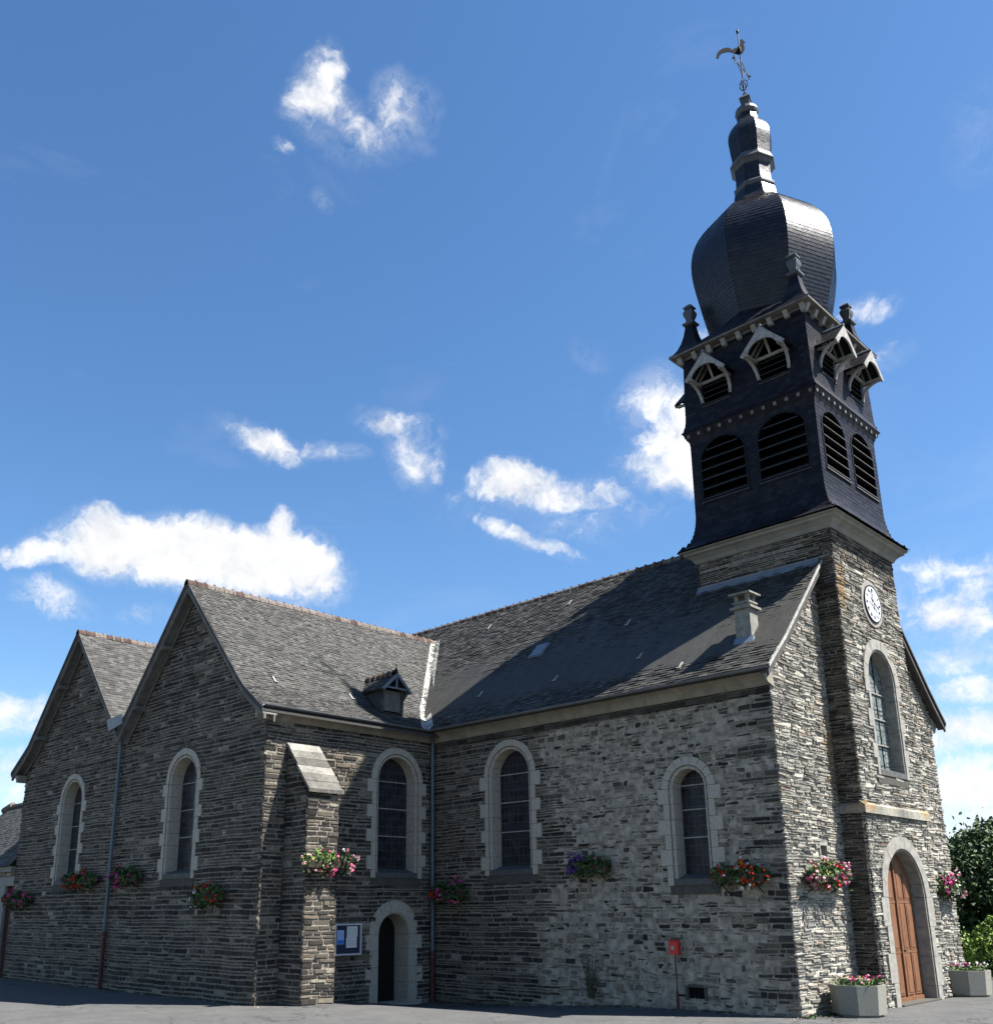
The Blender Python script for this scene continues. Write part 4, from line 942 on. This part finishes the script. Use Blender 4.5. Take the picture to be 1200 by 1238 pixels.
# lucarnes --------------------------------------------------------------
def make_lucarne():
    root=bpy.data.objects.new('lucarne',None); COL.objects.link(root); root.parent=church
    # local frame: x along the wall, -y outward, z up; origin on wall plane at the sill
    B=lambda M,x0,x1,y0,y1,z0,z1,mi=0:M.box(x0,x1,y0,y1,z0,z1,mi,rnd())
    fp=.56; za=1.30; zf_=.66; hwf=.62      # hood: projection, apex z, foot z, half width
    M=MB()
    B(M,-.42,.42,.30,.32,-.02,1.0,1); B(M,-.42,-.40,.0,.32,0,.95,1); B(M,.40,.42,.0,.32,0,.95,1); B(M,-.42,.42,0,.32,-.03,0,1)
    for k in range(4):
        z=.03+k*.17; M.prism([(-.38,-.03,z),(.38,-.03,z),(.38,-.02,z+.03),(-.38,-.02,z+.03)],[(-.38,.2,z+.13),(.38,.2,z+.13),(.38,.2,z+.155),(-.38,.2,z+.155)],0,rnd())
    B(M,-.44,.44,-.035,.0,-.05,-.0)
    M.build('louvres',[M_louvre,M_black],root)
    M=MB()
    for sg in (-1,1):
        a=Vector((0,-fp,za)); b=Vector((sg*hwf,-fp,zf_)); n_=Vector((sg*(za-zf_),0,hwf)).normalized(); off=Vector((0,fp-.005,0))
        def Pd(uu,t,a=a,b=b,n_=n_): p=b.lerp(a,t); return p+Vector((0,uu,0)),n_
        slates(M,Pd,[i/8 for i in range(9)],lambda t:[(0,fp)],.14,.010,.003)
        M.prism([a-n_*.035,b-n_*.035,b,a],[a-n_*.035+off,b-n_*.035+off,b+off,a+off],0,.2)
    M.tube([(0,-fp-.02,za+.03),(0,.0,za+.03)],.035,6,1)
    M.build('hood_roof',[M_slate_new,M_zinc],root)
    # barge board with arched cut-out
    M=MB(); n=12; ysf=-fp-.02
    outer=[];inner=[]
    for i in range(n+1):
        t=-1+2*i/n; x=t*.63; outer.append((x,za+.0-(za-zf_+.02)*abs(t))); 
        th=math.pi*(1-i/n); inner.append((-.40*math.cos(math.pi*i/n),.62+.30*math.sin(math.pi*i/n)))
    inner[0]=(-.56,.56); inner[-1]=(.56,.56)
    for i in range(n):
        q=[outer[i],outer[i+1],inner[i+1],inner[i]]
        M.prism([(x,ysf,z) for x,z in q],[(x,ysf+.045,z) for x,z in q])
    M.build('barge_board',M_trim,root)
    for sg in (-1,1):
        pts=[]
        for i in range(9):
            t=i/8; th=t*math.pi/2; y=-(fp-.06)*(1-math.cos(th)); z=.10+(.62-.10)*math.sin(th)
            pts.append(Vector((sg*(.43+.09*t),y-.01,z)))
        M=MB()
        for a,b in zip(pts[:-1],pts[1:]): M.bar(a,b+(b-a)*.12,.06,.075,upv=(1,0,0))
        M.build('bracket',M_trim,root)
        M=MB(); M.bar((sg*.45,-fp,.635),(sg*.45,.0,.635),.06,.07); M.build('wall_plate',M_trim,root)
    M=MB(); M.bar((-.46,-.10,.64),(.46,-.10,.64),.055,.075); M.build('tie_beam',M_trim,root)
    M=MB(); M.bar((0,-.08,.66),(0,-.42,1.16),.05,.06,upv=(1,0,0)); M.build('strut',M_trim,root)
    M=MB()
    for sg in (-1,1):
        for y in (-.12,-.30): M.bar((sg*.44,y,.68),(sg*.03,y,1.2),.045,.05)
    M.build('rafter',M_board,root)
    return root
luc=make_lucarne()
first=True
for fi,(U_,N_) in enumerate(AX):
    U_,N_=Vector(U_),Vector(N_)
    for c in (-BW,BW):
        if first: o=luc; first=False
        else:
            o=luc.copy(); COL.objects.link(o); o.parent=church
            for chd in list(luc.children):
                cc_=chd.copy(); COL.objects.link(cc_); cc_.parent=o
        o.location=C0+U_*c+N_*1.865+Z3*15.60; o.rotation_euler=(0,0,math.atan2(U_.y,U_.x))
# eaves roof and onion dome
OR=[(1.70,18.10),(1.76,18.35),(1.88,18.8),(1.99,19.25),(2.08,19.7),(2.13,20.15),(2.11,20.6),(2.02,21.0),(1.86,21.35),(1.62,21.68),(1.33,21.97),(1.03,22.2),(.80,22.38),(.68,22.6),(.64,22.85),(.62,22.95)]
M=MB()
def ang_r(h): return h
# square eave (half 2.12) to octagon base
A=sq(2.125,17.40); B8=[(CX+1.70*math.cos(math.pi/4*k),CY+1.70*math.sin(math.pi/4*k),18.12) for k in range(8)]
mids=[(CX+2.125*x,CY+2.125*y,17.40) for x,y in ((0,-1),(1,0),(0,1),(-1,0))]
cor=[(CX+2.125*x,CY+2.125*y,17.40) for x,y in ((1,-1),(1,1),(-1,1),(-1,-1))]
ix={'S':6,'E':0,'N':2,'W':4}
order=[(mids[0],6),(cor[0],7),(mids[1],0),(cor[1],1),(mids[2],2),(cor[2],3),(mids[3],4),(cor[3],5)]
for i in range(8):
    p,k=order[i]; q,l=order[(i+1)%8]; rws=8
    p,q,a8,b8=Vector(p),Vector(q),Vector(B8[k]),Vector(B8[l]); n_=(q-p).cross(a8-p).normalized()
    if n_.z<0: n_=-n_
    Lw=(q-p).length
    slates(M,lambda uu,t,p=p,q=q,a8=a8,b8=b8,n_=n_,Lw=Lw:((p.lerp(q,uu/Lw)).lerp(a8.lerp(b8,uu/Lw),t),n_),[j/rws for j in range(rws+1)],lambda t,Lw=Lw:[(0,Lw)],.16,.01,.002)
M.build('spire_skirt',M_slate_new,bf)
dome=bpy.data.objects.new('onion_dome',None); COL.objects.link(dome); dome.parent=church
# smooth profile by Catmull-Rom
def cr(pts,n=6):
    out=[]
    for i in range(len(pts)-1):
        p0=pts[max(i-1,0)];p1=pts[i];p2=pts[i+1];p3=pts[min(i+2,len(pts)-1)]
        for j in range(n):
            t=j/n; out.append(tuple(.5*((2*b)+(-a+c_)*t+(2*a-5*b+4*c_-d_)*t*t+(-a+3*b-3*c_+d_)*t**3) for a,b,c_,d_ in zip(p0,p1,p2,p3)))
    return out+[pts[-1]]
def octa(M,prof,expo,wsl,rot=0,mi=0,lift=.012,n=8):
    pr=cr(prof,8); s=[0]
    for a,b in zip(pr[:-1],pr[1:]): s.append(s[-1]+math.hypot(b[0]-a[0],b[1]-a[1]))
    def at(t):
        for i in range(len(s)-1):
            if t<=s[i+1] or i==len(s)-2:
                f=(t-s[i])/(s[i+1]-s[i]+1e-9); f=max(0,min(1,f)); return pr[i][0]+(pr[i+1][0]-pr[i][0])*f,pr[i][1]+(pr[i+1][1]-pr[i][1])*f
    for k in range(n):
        a0=rot+2*math.pi*k/n; a1=rot+2*math.pi*(k+1)/n; am=(a0+a1)/2; dr_=Vector((math.cos(am),math.sin(am),0)); tg=Vector((-math.sin(am),math.cos(am),0)); ca=math.cos(math.pi/n); sa=math.sin(math.pi/n)
        def Po(uu,t):
            rr,z=at(t); r3,z3=at(min(t+.03,s[-1])); r4,z4=at(max(t-.03,0)); n_=(dr_*(z3-z4)-Z3*(r3-r4)*ca).normalized()
            return C0+dr_*(rr*ca)+tg*uu+Z3*z,n_
        slates(M,Po,rows(0,s[-1],expo),lambda t:[(-at(t)[0]*sa,at(t)[0]*sa)],wsl,lift,.002)
        # hip line
        for i in range(len(pr)-1):
            pass
M=MB(); octa(M,OR,.115,.165); M.build('dome_slating',M_slate_dome,dome)
M=MB()
def ring(M,prof,mi=0,n=8,rot=0):
    M.lathe((CX,CY,0),prof,n,mi,.5,rot)
ring(M,[(.54,22.96),(.60,22.98),(.635,23.04),(.64,23.10),(.60,23.16),(.53,23.20)]); M.build('lantern_moulding',M_lead,dome); M=MB(); ring(M,[(.53,23.76),(.58,23.80),(.64,23.90),(.69,23.94),(.695,23.97),(.64,24.06),(.60,24.18),(.56,24.2)])
M.build('lantern_moulding',M_lead,dome)
M=MB(); octa(M,[(.56,23.2),(.55,23.5),(.56,23.78)],.10,.14,0,0,.006); octa(M,[(.60,24.18),(.62,24.45),(.655,24.75),(.665,25.0),(.60,25.25),(.47,25.48),(.34,25.62),(.31,25.78),(.30,25.9)],.10,.14,0,0,.006); M.build('lantern_slating',M_slate_dome,dome)
M=MB(); ring(M,[(.28,25.86),(.33,25.92),(.36,26.0),(.34,26.1),(.26,26.16),(.22,26.2)],0,16)
hk=[(.145,26.18),(.125,26.5),(.17,26.52),(.17,26.55),(.07,26.70),(.05,26.78)]
ring(M,[(a*1.35,z) for a,z in hk],0,4,math.pi/4+.3)
M.build('finial',M_lead,dome)
# corner pinnacles
for sx,sy in ((1,-1),(1,1),(-1,1),(-1,-1)):
    M=MB(); c=(CX+1.62*sx,CY+1.62*sy)
    pr=[(.50,17.41),(.40,17.5),(.31,17.65),(.23,17.85),(.165,18.1),(.125,18.35),(.12,18.42)]
    for (a,z0_),(b,z1_) in zip(pr[:-1],pr[1:]):
        A=[(c[0]+x*a,c[1]+y*a,z0_) for x,y in ((-1,-1),(1,-1),(1,1),(-1,1))]; B=[(c[0]+x*b,c[1]+y*b,z1_) for x,y in ((-1,-1),(1,-1),(1,1),(-1,1))]
        for i in range(4): M.face([A[i],A[(i+1)%4],B[(i+1)%4],B[i]],0,rnd())
    k=[(.17,18.42),(.25,18.45),(.25,18.51),(.14,18.56),(.13,18.64),(.19,18.76),(.21,18.86),(.13,18.98),(.19,19.0),(.19,19.05),(.07,19.14)]
    M.lathe((c[0],c[1],0),k,4,1,.5,math.pi/4)
    M.build('pinnacle',[M_slate_new,M_lead],bf)
# weathercock
wc=bpy.data.objects.new('weathercock',None); COL.objects.link(wc); wc.parent=church; wc.location=(CX,CY,26.7); wc.rotation_euler=(R(.3),R(-.3),0)
M=MB(); M.tube([(0,0,0),(0,0,2.5)],.016,8); M.lathe((0,0,2.45),[(.015,0),(.035,.04),(.045,.09),(.035,.15),(.005,.22)],10); M.build('rod',M_iron,wc)
M=MB(); zc=1.12
M.bar((0,-.5,zc),(0,.5,zc),.024,.024)
for s in (-1,1):
    for dz,dy in ((.16,.12),(-.16,.12)): M.bar((0,s*.34,zc),(0,s*(.34+dy),zc+dz),.025,.025)
    M.lathe((0,s*.51,zc-.03),[(.01,0),(.04,.03),(.01,.06)],8)
    M.bar((0,s*.02,zc-.28),(0,s*.30,zc),.02,.02); M.bar((0,s*.02,zc+.28),(0,s*.30,zc),.02,.02)
    M.tube([(0,s*.03,.22),(0,s*.12,.34),(0,s*.13,.5),(0,s*.04,.6)],.016,6); M.tube([(s*.03,0,.22),(s*.12,0,.34),(s*.13,0,.5),(s*.04,0,.6)],.016,6)
M.bar((0,0,.0),(0,0,1.9),.03,.03)
M.build('cross',M_iron,wc)
ck=[(.02,1.62),(.10,1.70),(.16,1.82),(.17,1.95),(.13,2.03),(.17,2.08),(.21,2.10),(.17,2.14),(.15,2.20),(.10,2.24),(.05,2.20),(.05,2.10),(.00,2.00),(-.08,1.90),(-.18,1.86),(-.24,1.80),(-.28,1.86),(-.34,1.90),(-.44,1.90),(-.56,1.86),(-.66,1.78),(-.74,1.66),(-.77,1.52),(-.73,1.46),(-.69,1.50),(-.66,1.60),(-.58,1.68),(-.48,1.72),(-.36,1.74),(-.26,1.72),(-.16,1.66),(-.06,1.63)]
M=MB(); rr=Vector((.708,.706,0)); n_=Vector((.706,-.708,0))
A=[rr*a+Z3*z-n_*.012 for a,z in ck]; B=[rr*a+Z3*z+n_*.012 for a,z in ck]
M.prism(A,B,0); M.lathe((0,0,1.72),[(.01,-.1),(.05,0),(.06,.1),(.03,.2)],8); M.build('cockerel',simple('blackened_copper',(.006,.005,.005),.7,.1,.2),wc)
# ================================================================== ANNEX at far left
an=thing('annex_building','low stone annex with a slate roof and pale door surround at the far left edge','building',(-28.5,-2,0))
def anx(M,name,mats): 
    M.v=[(a+28.5,b+2,c) for a,b,c in M.v]; return M.build(name,mats,an)
AY=-5.64
M=MB(); M.box(-36,-26.76,AY,2,-.4,3.50); M.box(-26.10,-25.95,AY,2,-.4,3.50); M.box(-26.76,-26.10,AY,2,3.06,3.50); M.box(-26.76,-26.10,AY+.25,2,-.4,3.06)
anx(M,'wall',M_mid)
o=masonry('wall_facing',an,(0,AY-.02,0),(1,0,0),(0,-1,0),-.4,3.5,lambda z:[(-36,-25.96)],[rect_open(-27.32,-25.9,-1,3.36)],lambda u,z:('smear',0),[M_mortar_s,M_mid]); o.matrix_parent_inverse=Matrix.Translation((28.5,2,0))
M=MB(); M.box(-27.30,-26.72,AY-.05,AY+.05,-.1,3.04); M.box(-27.30,-25.96,AY-.052,AY+.05,3.04,3.36); dfr=anx(M,'door_frame',M_granite_w)
M=MB(); M.box(-26.72,-26.10,AY+.14,AY+.19,0,3.04)
for k in range(4): M.box(-26.71+k*.155,-26.57+k*.155,AY+.122,AY+.14,.05,3.0)
anx(M,'door',M_redpipe)
M=MB(); M.box(-36.1,-25.96,AY-.2,AY+.02,3.51,3.70); anx(M,'cornice',M_cornice)
M=MB()
def Pa(uu,t): return Vector((uu,AY-.28+t,3.71+t*1.15)),Vector((0,-1.15,1)).normalized()
slates(M,Pa,rows(0,2.32,.08),lambda t:[(-32.6-3.6*(1-t/2.32),-25.95)],.2,.014,.005)
ry=AY-.28+2.32; rz_=3.71+2.32*1.15
M.face([(-36.2,AY-.28,3.70),(-32.6,ry,rz_),(-32.6,0,rz_),(-36.2,2,3.70)]); M.face([(-32.6,ry,rz_),(-25.95,ry,rz_),(-25.95,0,rz_),(-32.6,0,rz_)])
anx(M,'roof',M_slate_old)
M=MB(); M.tube([(-33.3,ry-.05,rz_-.1),(-32.5,ry,rz_+.08)],.14,8); anx(M,'hip_cap',M_terral)
M=MB(); M.tube([(-32.5,ry,rz_+.04),(-25.96,ry,rz_+.04)],.08,8); anx(M,'ridge_tiles',M_terral)
# ================================================================== FLOWERS
def leafquad(M,c,s,mi=0,tn=None,flat=None):
    n_=Vector((ru(-1,1),ru(-1,1),ru(-.2,1))).normalized() if flat is None else flat
    a=n_.orthogonal().normalized(); a.rotate(Matrix.Rotation(ru(0,6.28),3,n_)); b=n_.cross(a)
    M.face([c-a*s,c-b*s*.55+n_*s*.1,c+a*s,c+b*s*.55+n_*s*.1],mi,rnd() if tn is None else tn)
def blossom(M,c,s,mi=0):
    for k in range(7):
        n_=Vector((ru(-1,1),ru(-1,1),ru(-.7,1))).normalized(); q=c+n_*s*.6
        a=n_.orthogonal().normalized(); b=n_.cross(a); r_=s*ru(.45,.6)
        M.face([q+a*r_,q+(a+b)*.7*r_,q+b*r_,q+(b-a)*.7*r_,q-a*r_,q-(a+b)*.7*r_,q-b*r_,q+(a-b)*.7*r_],mi,rnd())
def flowerbox(label,p,nrm,w,cols,seed,h=.5,leafy=260,bright=0,nfl=34,droop=.25,gname='flower troughs hung on the church walls',dep=.36):
    """p: point on wall at trough bottom centre; nrm wall normal"""
    random.seed(seed); nrm=Vector(nrm); U_=Vector((-nrm.y,nrm.x,0)); rot=math.atan2(U_.y,U_.x)
    root=thing('flower_trough',label,'flower box',p,gname,rot)   # local x along the wall, -y outward
    M=MB(); w*=.93; h*=.88; dep*=.85; y0=-.10-dep*.6
    M.prism([(-w*.46,y0,0),(w*.46,y0,0),(w*.46,-.08,0),(-w*.46,-.08,0)],[(-w*.5,y0-.03,.18),(w*.5,y0-.03,.18),(w*.5,-.06,.18),(-w*.5,-.06,.18)]); M.build('trough',M_trough,root)
    for sx in (-.33,.33):
        M=MB(); M.bar((sx*w,.03,-.02),(sx*w,y0,-.02),.03,.02); M.bar((sx*w,-.01,-.2),(sx*w,y0,-.03),.02,.02); M.build('bracket',M_iron,root)
    M=MB(); yc_=(y0-.08)/2
    def pt(out=1.0):
        a=ru(-1,1); th=ru(0,math.pi*2); rr=math.sqrt(rnd())*out if out==1.0 else out*ru(.8,1.1)
        edge=math.sqrt(max(0,1-abs(a)**3)); lump=1+.25*math.sin(a*7+seed)+.15*math.sin(a*13+seed*2)
        return Vector((a*w*.56,yc_-.03+math.cos(th)*rr*dep*.62*edge*lump,.20+math.sin(th)*rr*h*.48*edge*lump-(droop*.12)))
    for _ in range(int(leafy*2.4)):
        q=pt(); q.y=min(q.y,-.02) if rnd()<.3 else min(q.y,y0*.7); leafquad(M,q,ru(.035,.07),1 if (bright and rnd()<bright and q.x<w*.12) else 0)
    for _ in range(leafy//2): # trailing
        q=pt(); q.z-=ru(0,droop); q.y=min(q.y,-.02); leafquad(M,q,ru(.025,.05),0)
    M.build('foliage',[M_leaf,M_leaf2],root)
    groups={}
    cen=[pt(1.02) for _ in range(max(6,nfl//4))]
    for k in range(int(nfl*1.7)):
        q=pt(1.02) if rnd()<.3 else random.choice(cen)+Vector((random.gauss(0,.07),random.gauss(0,.05),random.gauss(0,.06)))
        if q.y>yc_+.02: q.y=2*yc_-q.y
        q.y=min(q.y,-.03); t=(q.x/(w*.56)+1)/2; ci=min(len(cols)-1,max(0,int((t+ru(-.22,.22))*len(cols)))); groups.setdefault(cols[ci],[]).append(q)
    for cname,qs in groups.items():
        M=MB()
        for q in qs: blossom(M,q,ru(.035,.06))
        M.build('blossoms',PET[cname],root)
    return root
G='flower troughs hung on the church walls'
flowerbox('trough of red and pink geraniums low in the shaded inner corner beside the downpipe',(-9.87,0,2.45),(0,-1,0),1.4,['red','magenta','pink','magenta'],11,.62,240,0,26,.4)
flowerbox('trough of purple petunias with green foliage between the two nave windows',(-4.97,0,2.95),(0,-1,0),1.2,['purple','purple','purple','pink','pink'],12,.55,300,.0,30)
flowerbox('trough of orange-red geraniums with pale trailing leaves at the nave corner',(-.98,0,2.62),(0,-1,0),1.3,['red','red','white','orange','orange','red'],13,.55,240,.25,34)
flowerbox('trough of mixed pink red and lilac flowers on the west wall left of the tower',(0,1.35,2.62),(1,0,0),1.75,['pink','rose','red','red','magenta','rose'],14,.62,300,.3,56,.25,G,.42)
flowerbox('trough of pale pink and rose flowers on the west wall right of the arched door',(0,8.35,2.45),(1,0,0),1.5,['magenta','pink','white','rose'],15,.68,260,.2,44,.3,G,.42)
flowerbox('trough of pink magenta and lime-green plants on the front of the buttress',(BX,-4.5,3.12),(1,0,0),1.55,['rose','rose','pink','magenta','pink','rose','white'],16,.6,300,.8,44)
flowerbox('trough of orange-red geraniums with white blooms right of the tall right gable window',(-12.75,-PY,2.38),(0,-1,0),1.45,['white','orange','red','red'],17,.62,260,.2,24,.4)
flowerbox('trough of deep magenta geraniums right of the gable downpipe',(-17.2,-PY,2.95),(0,-1,0),1.7,['magenta','pink','magenta'],18,.6,280,0,30)
flowerbox('trough of dark red geraniums left of the gable downpipe below the left window',(-20.2,-PY,2.93),(0,-1,0),2.2,['red','red','red','magenta'],19,.55,300,.15,30)
flowerbox('trough of red and pink geraniums at the far left end of the gable wall',(-24.95,-PY,2.40),(0,-1,0),2.2,['red','magenta','pink','magenta'],20,.6,280,0,30)
# ================================================================== PLANTERS
def planter(label,c,seed,cols,rr=.55,hh=.60):
    random.seed(seed)
    root=thing('planter',label,'planter',c,'concrete planters beside the west door')
    M=MB(); M.lathe((0,0,0),[(rr*.80,-.0),(rr*.80,.04),(rr*.92,.045),(rr*1.0,hh),(rr*.90,hh),(rr*.88,hh-.08)],8,0,.5,math.pi/8); M.build('box',M_conc,root)
    M=MB(); M.lathe((0,0,0),[(rr*.9,hh-.1),(rr*.9,hh-.07)],8,0,.5,math.pi/8); M.build('soil',M_soil,root)
    M=MB()
    for _ in range(420):
        a=ru(0,6.28); q=math.sqrt(rnd())*rr*.92; leafquad(M,Vector((q*math.cos(a),q*math.sin(a),hh+ru(-.04,.10)+.04*math.sin(a*5))),ru(.02,.045),1 if rnd()<.35 else 0)
    M.build('foliage',[M_leaf,M_leaf2],root)
    g={}
    for _ in range(30):
        a=ru(0,6.28); q=math.sqrt(rnd())*rr*.9; g.setdefault(random.choice(cols),[]).append(Vector((q*math.cos(a),q*math.sin(a),hh+ru(.06,.17))))
    for k,v in g.items():
        M=MB(); [blossom(M,q,ru(.025,.045)) for q in v]; M.build('blossoms',PET[k],root)
planter('octagonal concrete planter of pink and salmon flowers left of the brown arched door',(.66,1.20,0),31,['pink','rose','orange','magenta'])
planter('octagonal concrete planter of sparse low plants right of the brown arched door',(.72,7.25,0),32,['rose','white','magenta'])
# ================================================================== SMALL THINGS
nb_=thing('notice_board','glazed notice board with pale frame, two white sheets and a blue leaflet','notice board',(-LX+.03,-3.04,1.04))
M=MB(); M.box(0,.05,-.40,.40,.02,.73); M.build('backing',simple('navy_felt',(.03,.035,.06),.9,.1,.1),nb_)
M=MB()
for q in ((-.43,-.39,-.01,.76),(.39,.43,-.01,.76)): M.box(-.0,.085,q[0],q[1],q[2],q[3])
M.box(0,.085,-.39,.39,.72,.76); M.box(0,.085,-.39,.39,-.01,.03); M.build('frame',simple('pale_aluminium',(.50,.51,.54),.4,.5,.05,metal=.1),nb_)
def sheet(y0,y1,z0,z1,col,nm='notice_sheet'):
    M=MB(); M.box(.05,.054,y0,y1,z0,z1,0); M.box(.054,.0555,y0+.02,y1-.02,z0+.03,z1-.03,1)
    mt,nt,b=mat('printed_sheet',.7,.2); tc=nt.nodes.new('ShaderNodeTexCoord'); wv=nt.nodes.new('ShaderNodeTexWave'); wv.bands_direction='Z'; wv.inputs['Scale'].default_value=16; wv.inputs['Distortion'].default_value=2; wv.inputs['Detail'].default_value=3
    nt.links.new(tc.outputs['Object'],wv.inputs['Vector']); nt.links.new(ramp(nt,wv.outputs['Fac'],[(.3,tuple(c*.55 for c in col)),(.6,col)]),b.inputs['Base Color'])
    M.build(nm,[simple('paper',col,.7,.2,.05),mt],nb_)
sheet(-.03,.31,.43,.69,(.62,.66,.62)); sheet(-.05,.29,.17,.42,(.66,.64,.66)); sheet(-.34,-.13,.26,.60,(.35,.48,.80),'leaflet')
M=MB(); M.box(.054,.056,-.33,-.14,.27,.36); M.build('leaflet_band',simple('blue_ink',(.03,.15,.5),.6,.2,.05),nb_)
rb=thing('red_box_on_post','small bright red metal box on a thin rusty post by the nave wall','utility box',(-2.76,-.10,0))
M=MB(); ring_=[(-.095,-.11),(.095,-.11),(.115,-.08),(.115,.0),(-.115,.0),(-.115,-.08)]
M.prism([(x,y,1.14) for x,y in ring_],[(x,y,1.42) for x,y in ring_]); M.prism([(x*1.05,y*1.05,1.42) for x,y in ring_],[(x*.8,y*.8,1.445) for x,y in ring_]); M.build('box',M_red,rb)
M=MB(); M.lathe((0,0,0),[(.045,0),(.045,.012)],12); 
for i,(a,b,c) in enumerate(M.v): M.v[i]=(a,-.11-c,1.28+b)
M.build('badge',simple('badge_grey',(.35,.30,.2),.5,.4,.1),rb)
M=MB(); M.tube([(0,-.04,0),(0,-.04,1.16)],.013,8); M.lathe((0,-.04,0),[(.03,.0),(.03,.36),(.02,.38)],10); M.build('post',M_redpipe,rb)
random.seed(44)
cl=thing('wall_shrub','thin dark shrub growing up the nave wall near the ground','shrub',(-5.15,-.06,.1))
M=MB(); tips=[]
for k in range(13):
    x=ru(-.1,.1); pts=[Vector((x,-.03,0))]; dx=ru(-.035,.05); L_=ru(.4,1.2); 
    for i in range(6): pts.append(pts[-1]+Vector((dx+ru(-.025,.02),ru(-.02,.012),L_/6)))
    M.tube(pts,[.012-.0015*i for i in range(7)],5); tips+=pts[2:]
M.build('stem',M_bark,cl)
M=MB()
for t in tips:
    for _ in range(3): leafquad(M,t+Vector((ru(-.06,.06),ru(-.05,.02),ru(-.06,.06))),ru(.015,.035))
for _ in range(110): leafquad(M,Vector((ru(-.12,.32),ru(-.1,0),.15+ru(-.12,.3))),ru(.015,.03))
M.build('foliage',M_treel,cl)
# weeds and grit at wall foot
random.seed(55); M=MB()
for _ in range(2600):
    k=rnd()
    if k<.45: x=ru(-10.5,.2); y=-abs(random.gauss(0,.07))-.03
    elif k<.75: x=ru(-25.8,-10.5); y=-PY-abs(random.gauss(0,.08))-.03
    else: x=abs(random.gauss(0,.1))+.03; y=ru(0,2.4)
    cl_=noise.noise(Vector((x*.8,y*.8,0)))
    if cl_<.0: continue
    s=ru(.01,.035); leafquad(M,Vector((x,y,gz(x,y)+s*.7)),s,0)
o=M.build('weeds',M_leaf); o['kind']='stuff'
M=MB()
for _ in range(420):
    k=rnd()
    if k<.5: x=ru(-10.5,.3); y=-abs(random.gauss(0,.16))-.05
    elif k<.75: x=ru(-25.8,-10.2); y=-PY-abs(random.gauss(0,.16))-.05
    else: x=abs(random.gauss(0,.3))+.05; y=ru(-.2,3.0)
    s=ru(.008,.028); z=gz(x,y)
    M.prism([(x+s*math.cos(a)*ru(.8,1.2),y+s*math.sin(a)*ru(.8,1.2),z) for a in (0,1.3,2.6,3.9,5.2)],[(x+s*.6*math.cos(a),y+s*.6*math.sin(a),z+s*.8) for a in (0,1.3,2.6,3.9,5.2)],0,rnd())
o=M.build('grit',M_mid); o['kind']='stuff'
# ================================================================== TREES
def tree(label,c,hgt,rad,zb,seed,nclump=90,leaf=.11,mt=M_treel,name='broadleaf_tree',cat='tree',per=90):
    random.seed(seed); root=thing(name,label,cat,c)
    M=MB(); M.tube([(0,0,-.2),(.05,0,hgt*.3),(-.05,.05,hgt*.6)],[.28,.2,.1],10)
    for k in range(9):
        a=ru(0,6.28); z=hgt*ru(.2,.5); M.tube([(0,0,z),(rad*.4*math.cos(a),rad*.4*math.sin(a),z+hgt*.15),(rad*.75*math.cos(a),rad*.75*math.sin(a),z+hgt*.25)],[.10,.06,.025],6)
    M.build('trunk',M_bark,root)
    M=MB()
    for k in range(nclump):
        n_=Vector((random.gauss(0,1),random.gauss(0,1),random.gauss(0,1))).normalized(); q=ru(.55,1.0)
        cz=(hgt+zb)/2; cc_=Vector((n_.x*rad*q,n_.y*rad*q,cz+n_.z*(hgt-zb)/2*q)); cr_=ru(.35,.75)*rad*.28
        tb=ru(-.25,.25)
        for _ in range(per):
            v=Vector((random.gauss(0,1),random.gauss(0,1),random.gauss(0,.8)))*cr_*.55
            s=ru(.6,1.2)*leaf; leafquad(M,cc_+v,s,0,max(0,min(1,.5+tb+ru(-.3,.3))))
    for _ in range(int(nclump*6)):
        n_=Vector((random.gauss(0,1),random.gauss(0,1),random.gauss(0,1))).normalized(); cz=(hgt+zb)/2; q=ru(.95,1.14)
        cc_=Vector((n_.x*rad*q,n_.y*rad*q,cz+n_.z*(hgt-zb)/2*q))
        for _ in range(5): leafquad(M,cc_+Vector((ru(-.2,.2),ru(-.2,.2),ru(-.15,.15))),ru(.5,1)*leaf,0,ru(.3,1))
    M.build('crown',mt,root)
tree('dark green broadleaf tree beyond the church at the right edge','tree' and (-.6,20.0,0),4.75,4.2,.1,61,420,.105,per=190)
tree('second dark tree farther right behind the west front',(6.5,24,0),5.8,4.6,.6,62,130,.16,per=100)
tree('bushy tree far behind the tree at the right edge',(-3.2,32,0),6.0,4.8,.4,63,130,.18,per=100)
def bush(label,c,rx,h,seed,per=2600):
    random.seed(seed); root=thing('hedge_shrub',label,'shrub',c,'yellow-green hedge shrubs at the right edge')
    M=MB(); 
    for k in range(5): M.tube([(0,0,-.1),(ru(-.4,.4)*rx,ru(-.4,.4)*rx,h*.7)],[.03,.01],5)
    M.build('stem',M_bark,root)
    M=MB()
    for _ in range(per):
        n_=Vector((random.gauss(0,1),random.gauss(0,1),abs(random.gauss(0,1)))).normalized(); q=ru(.7,1.0)**.5*(1+.16*noise.noise(n_*3+Vector(c)))
        leafquad(M,Vector((n_.x*rx*q,n_.y*rx*q,.05+n_.z*h*q)),ru(.04,.08))
    M.build('foliage',M_hedge,root)
bush('yellow-green hedge shrub directly behind the right planter',(-.3,14.6,0),1.6,1.75,71)
bush('yellow-green hedge shrub right of the first one beneath the dark tree',(2.2,15.3,0),1.5,1.55,72)
bush('yellow-green hedge shrub half hidden behind the west wall',(-2.8,15.0,0),1.5,1.6,73)
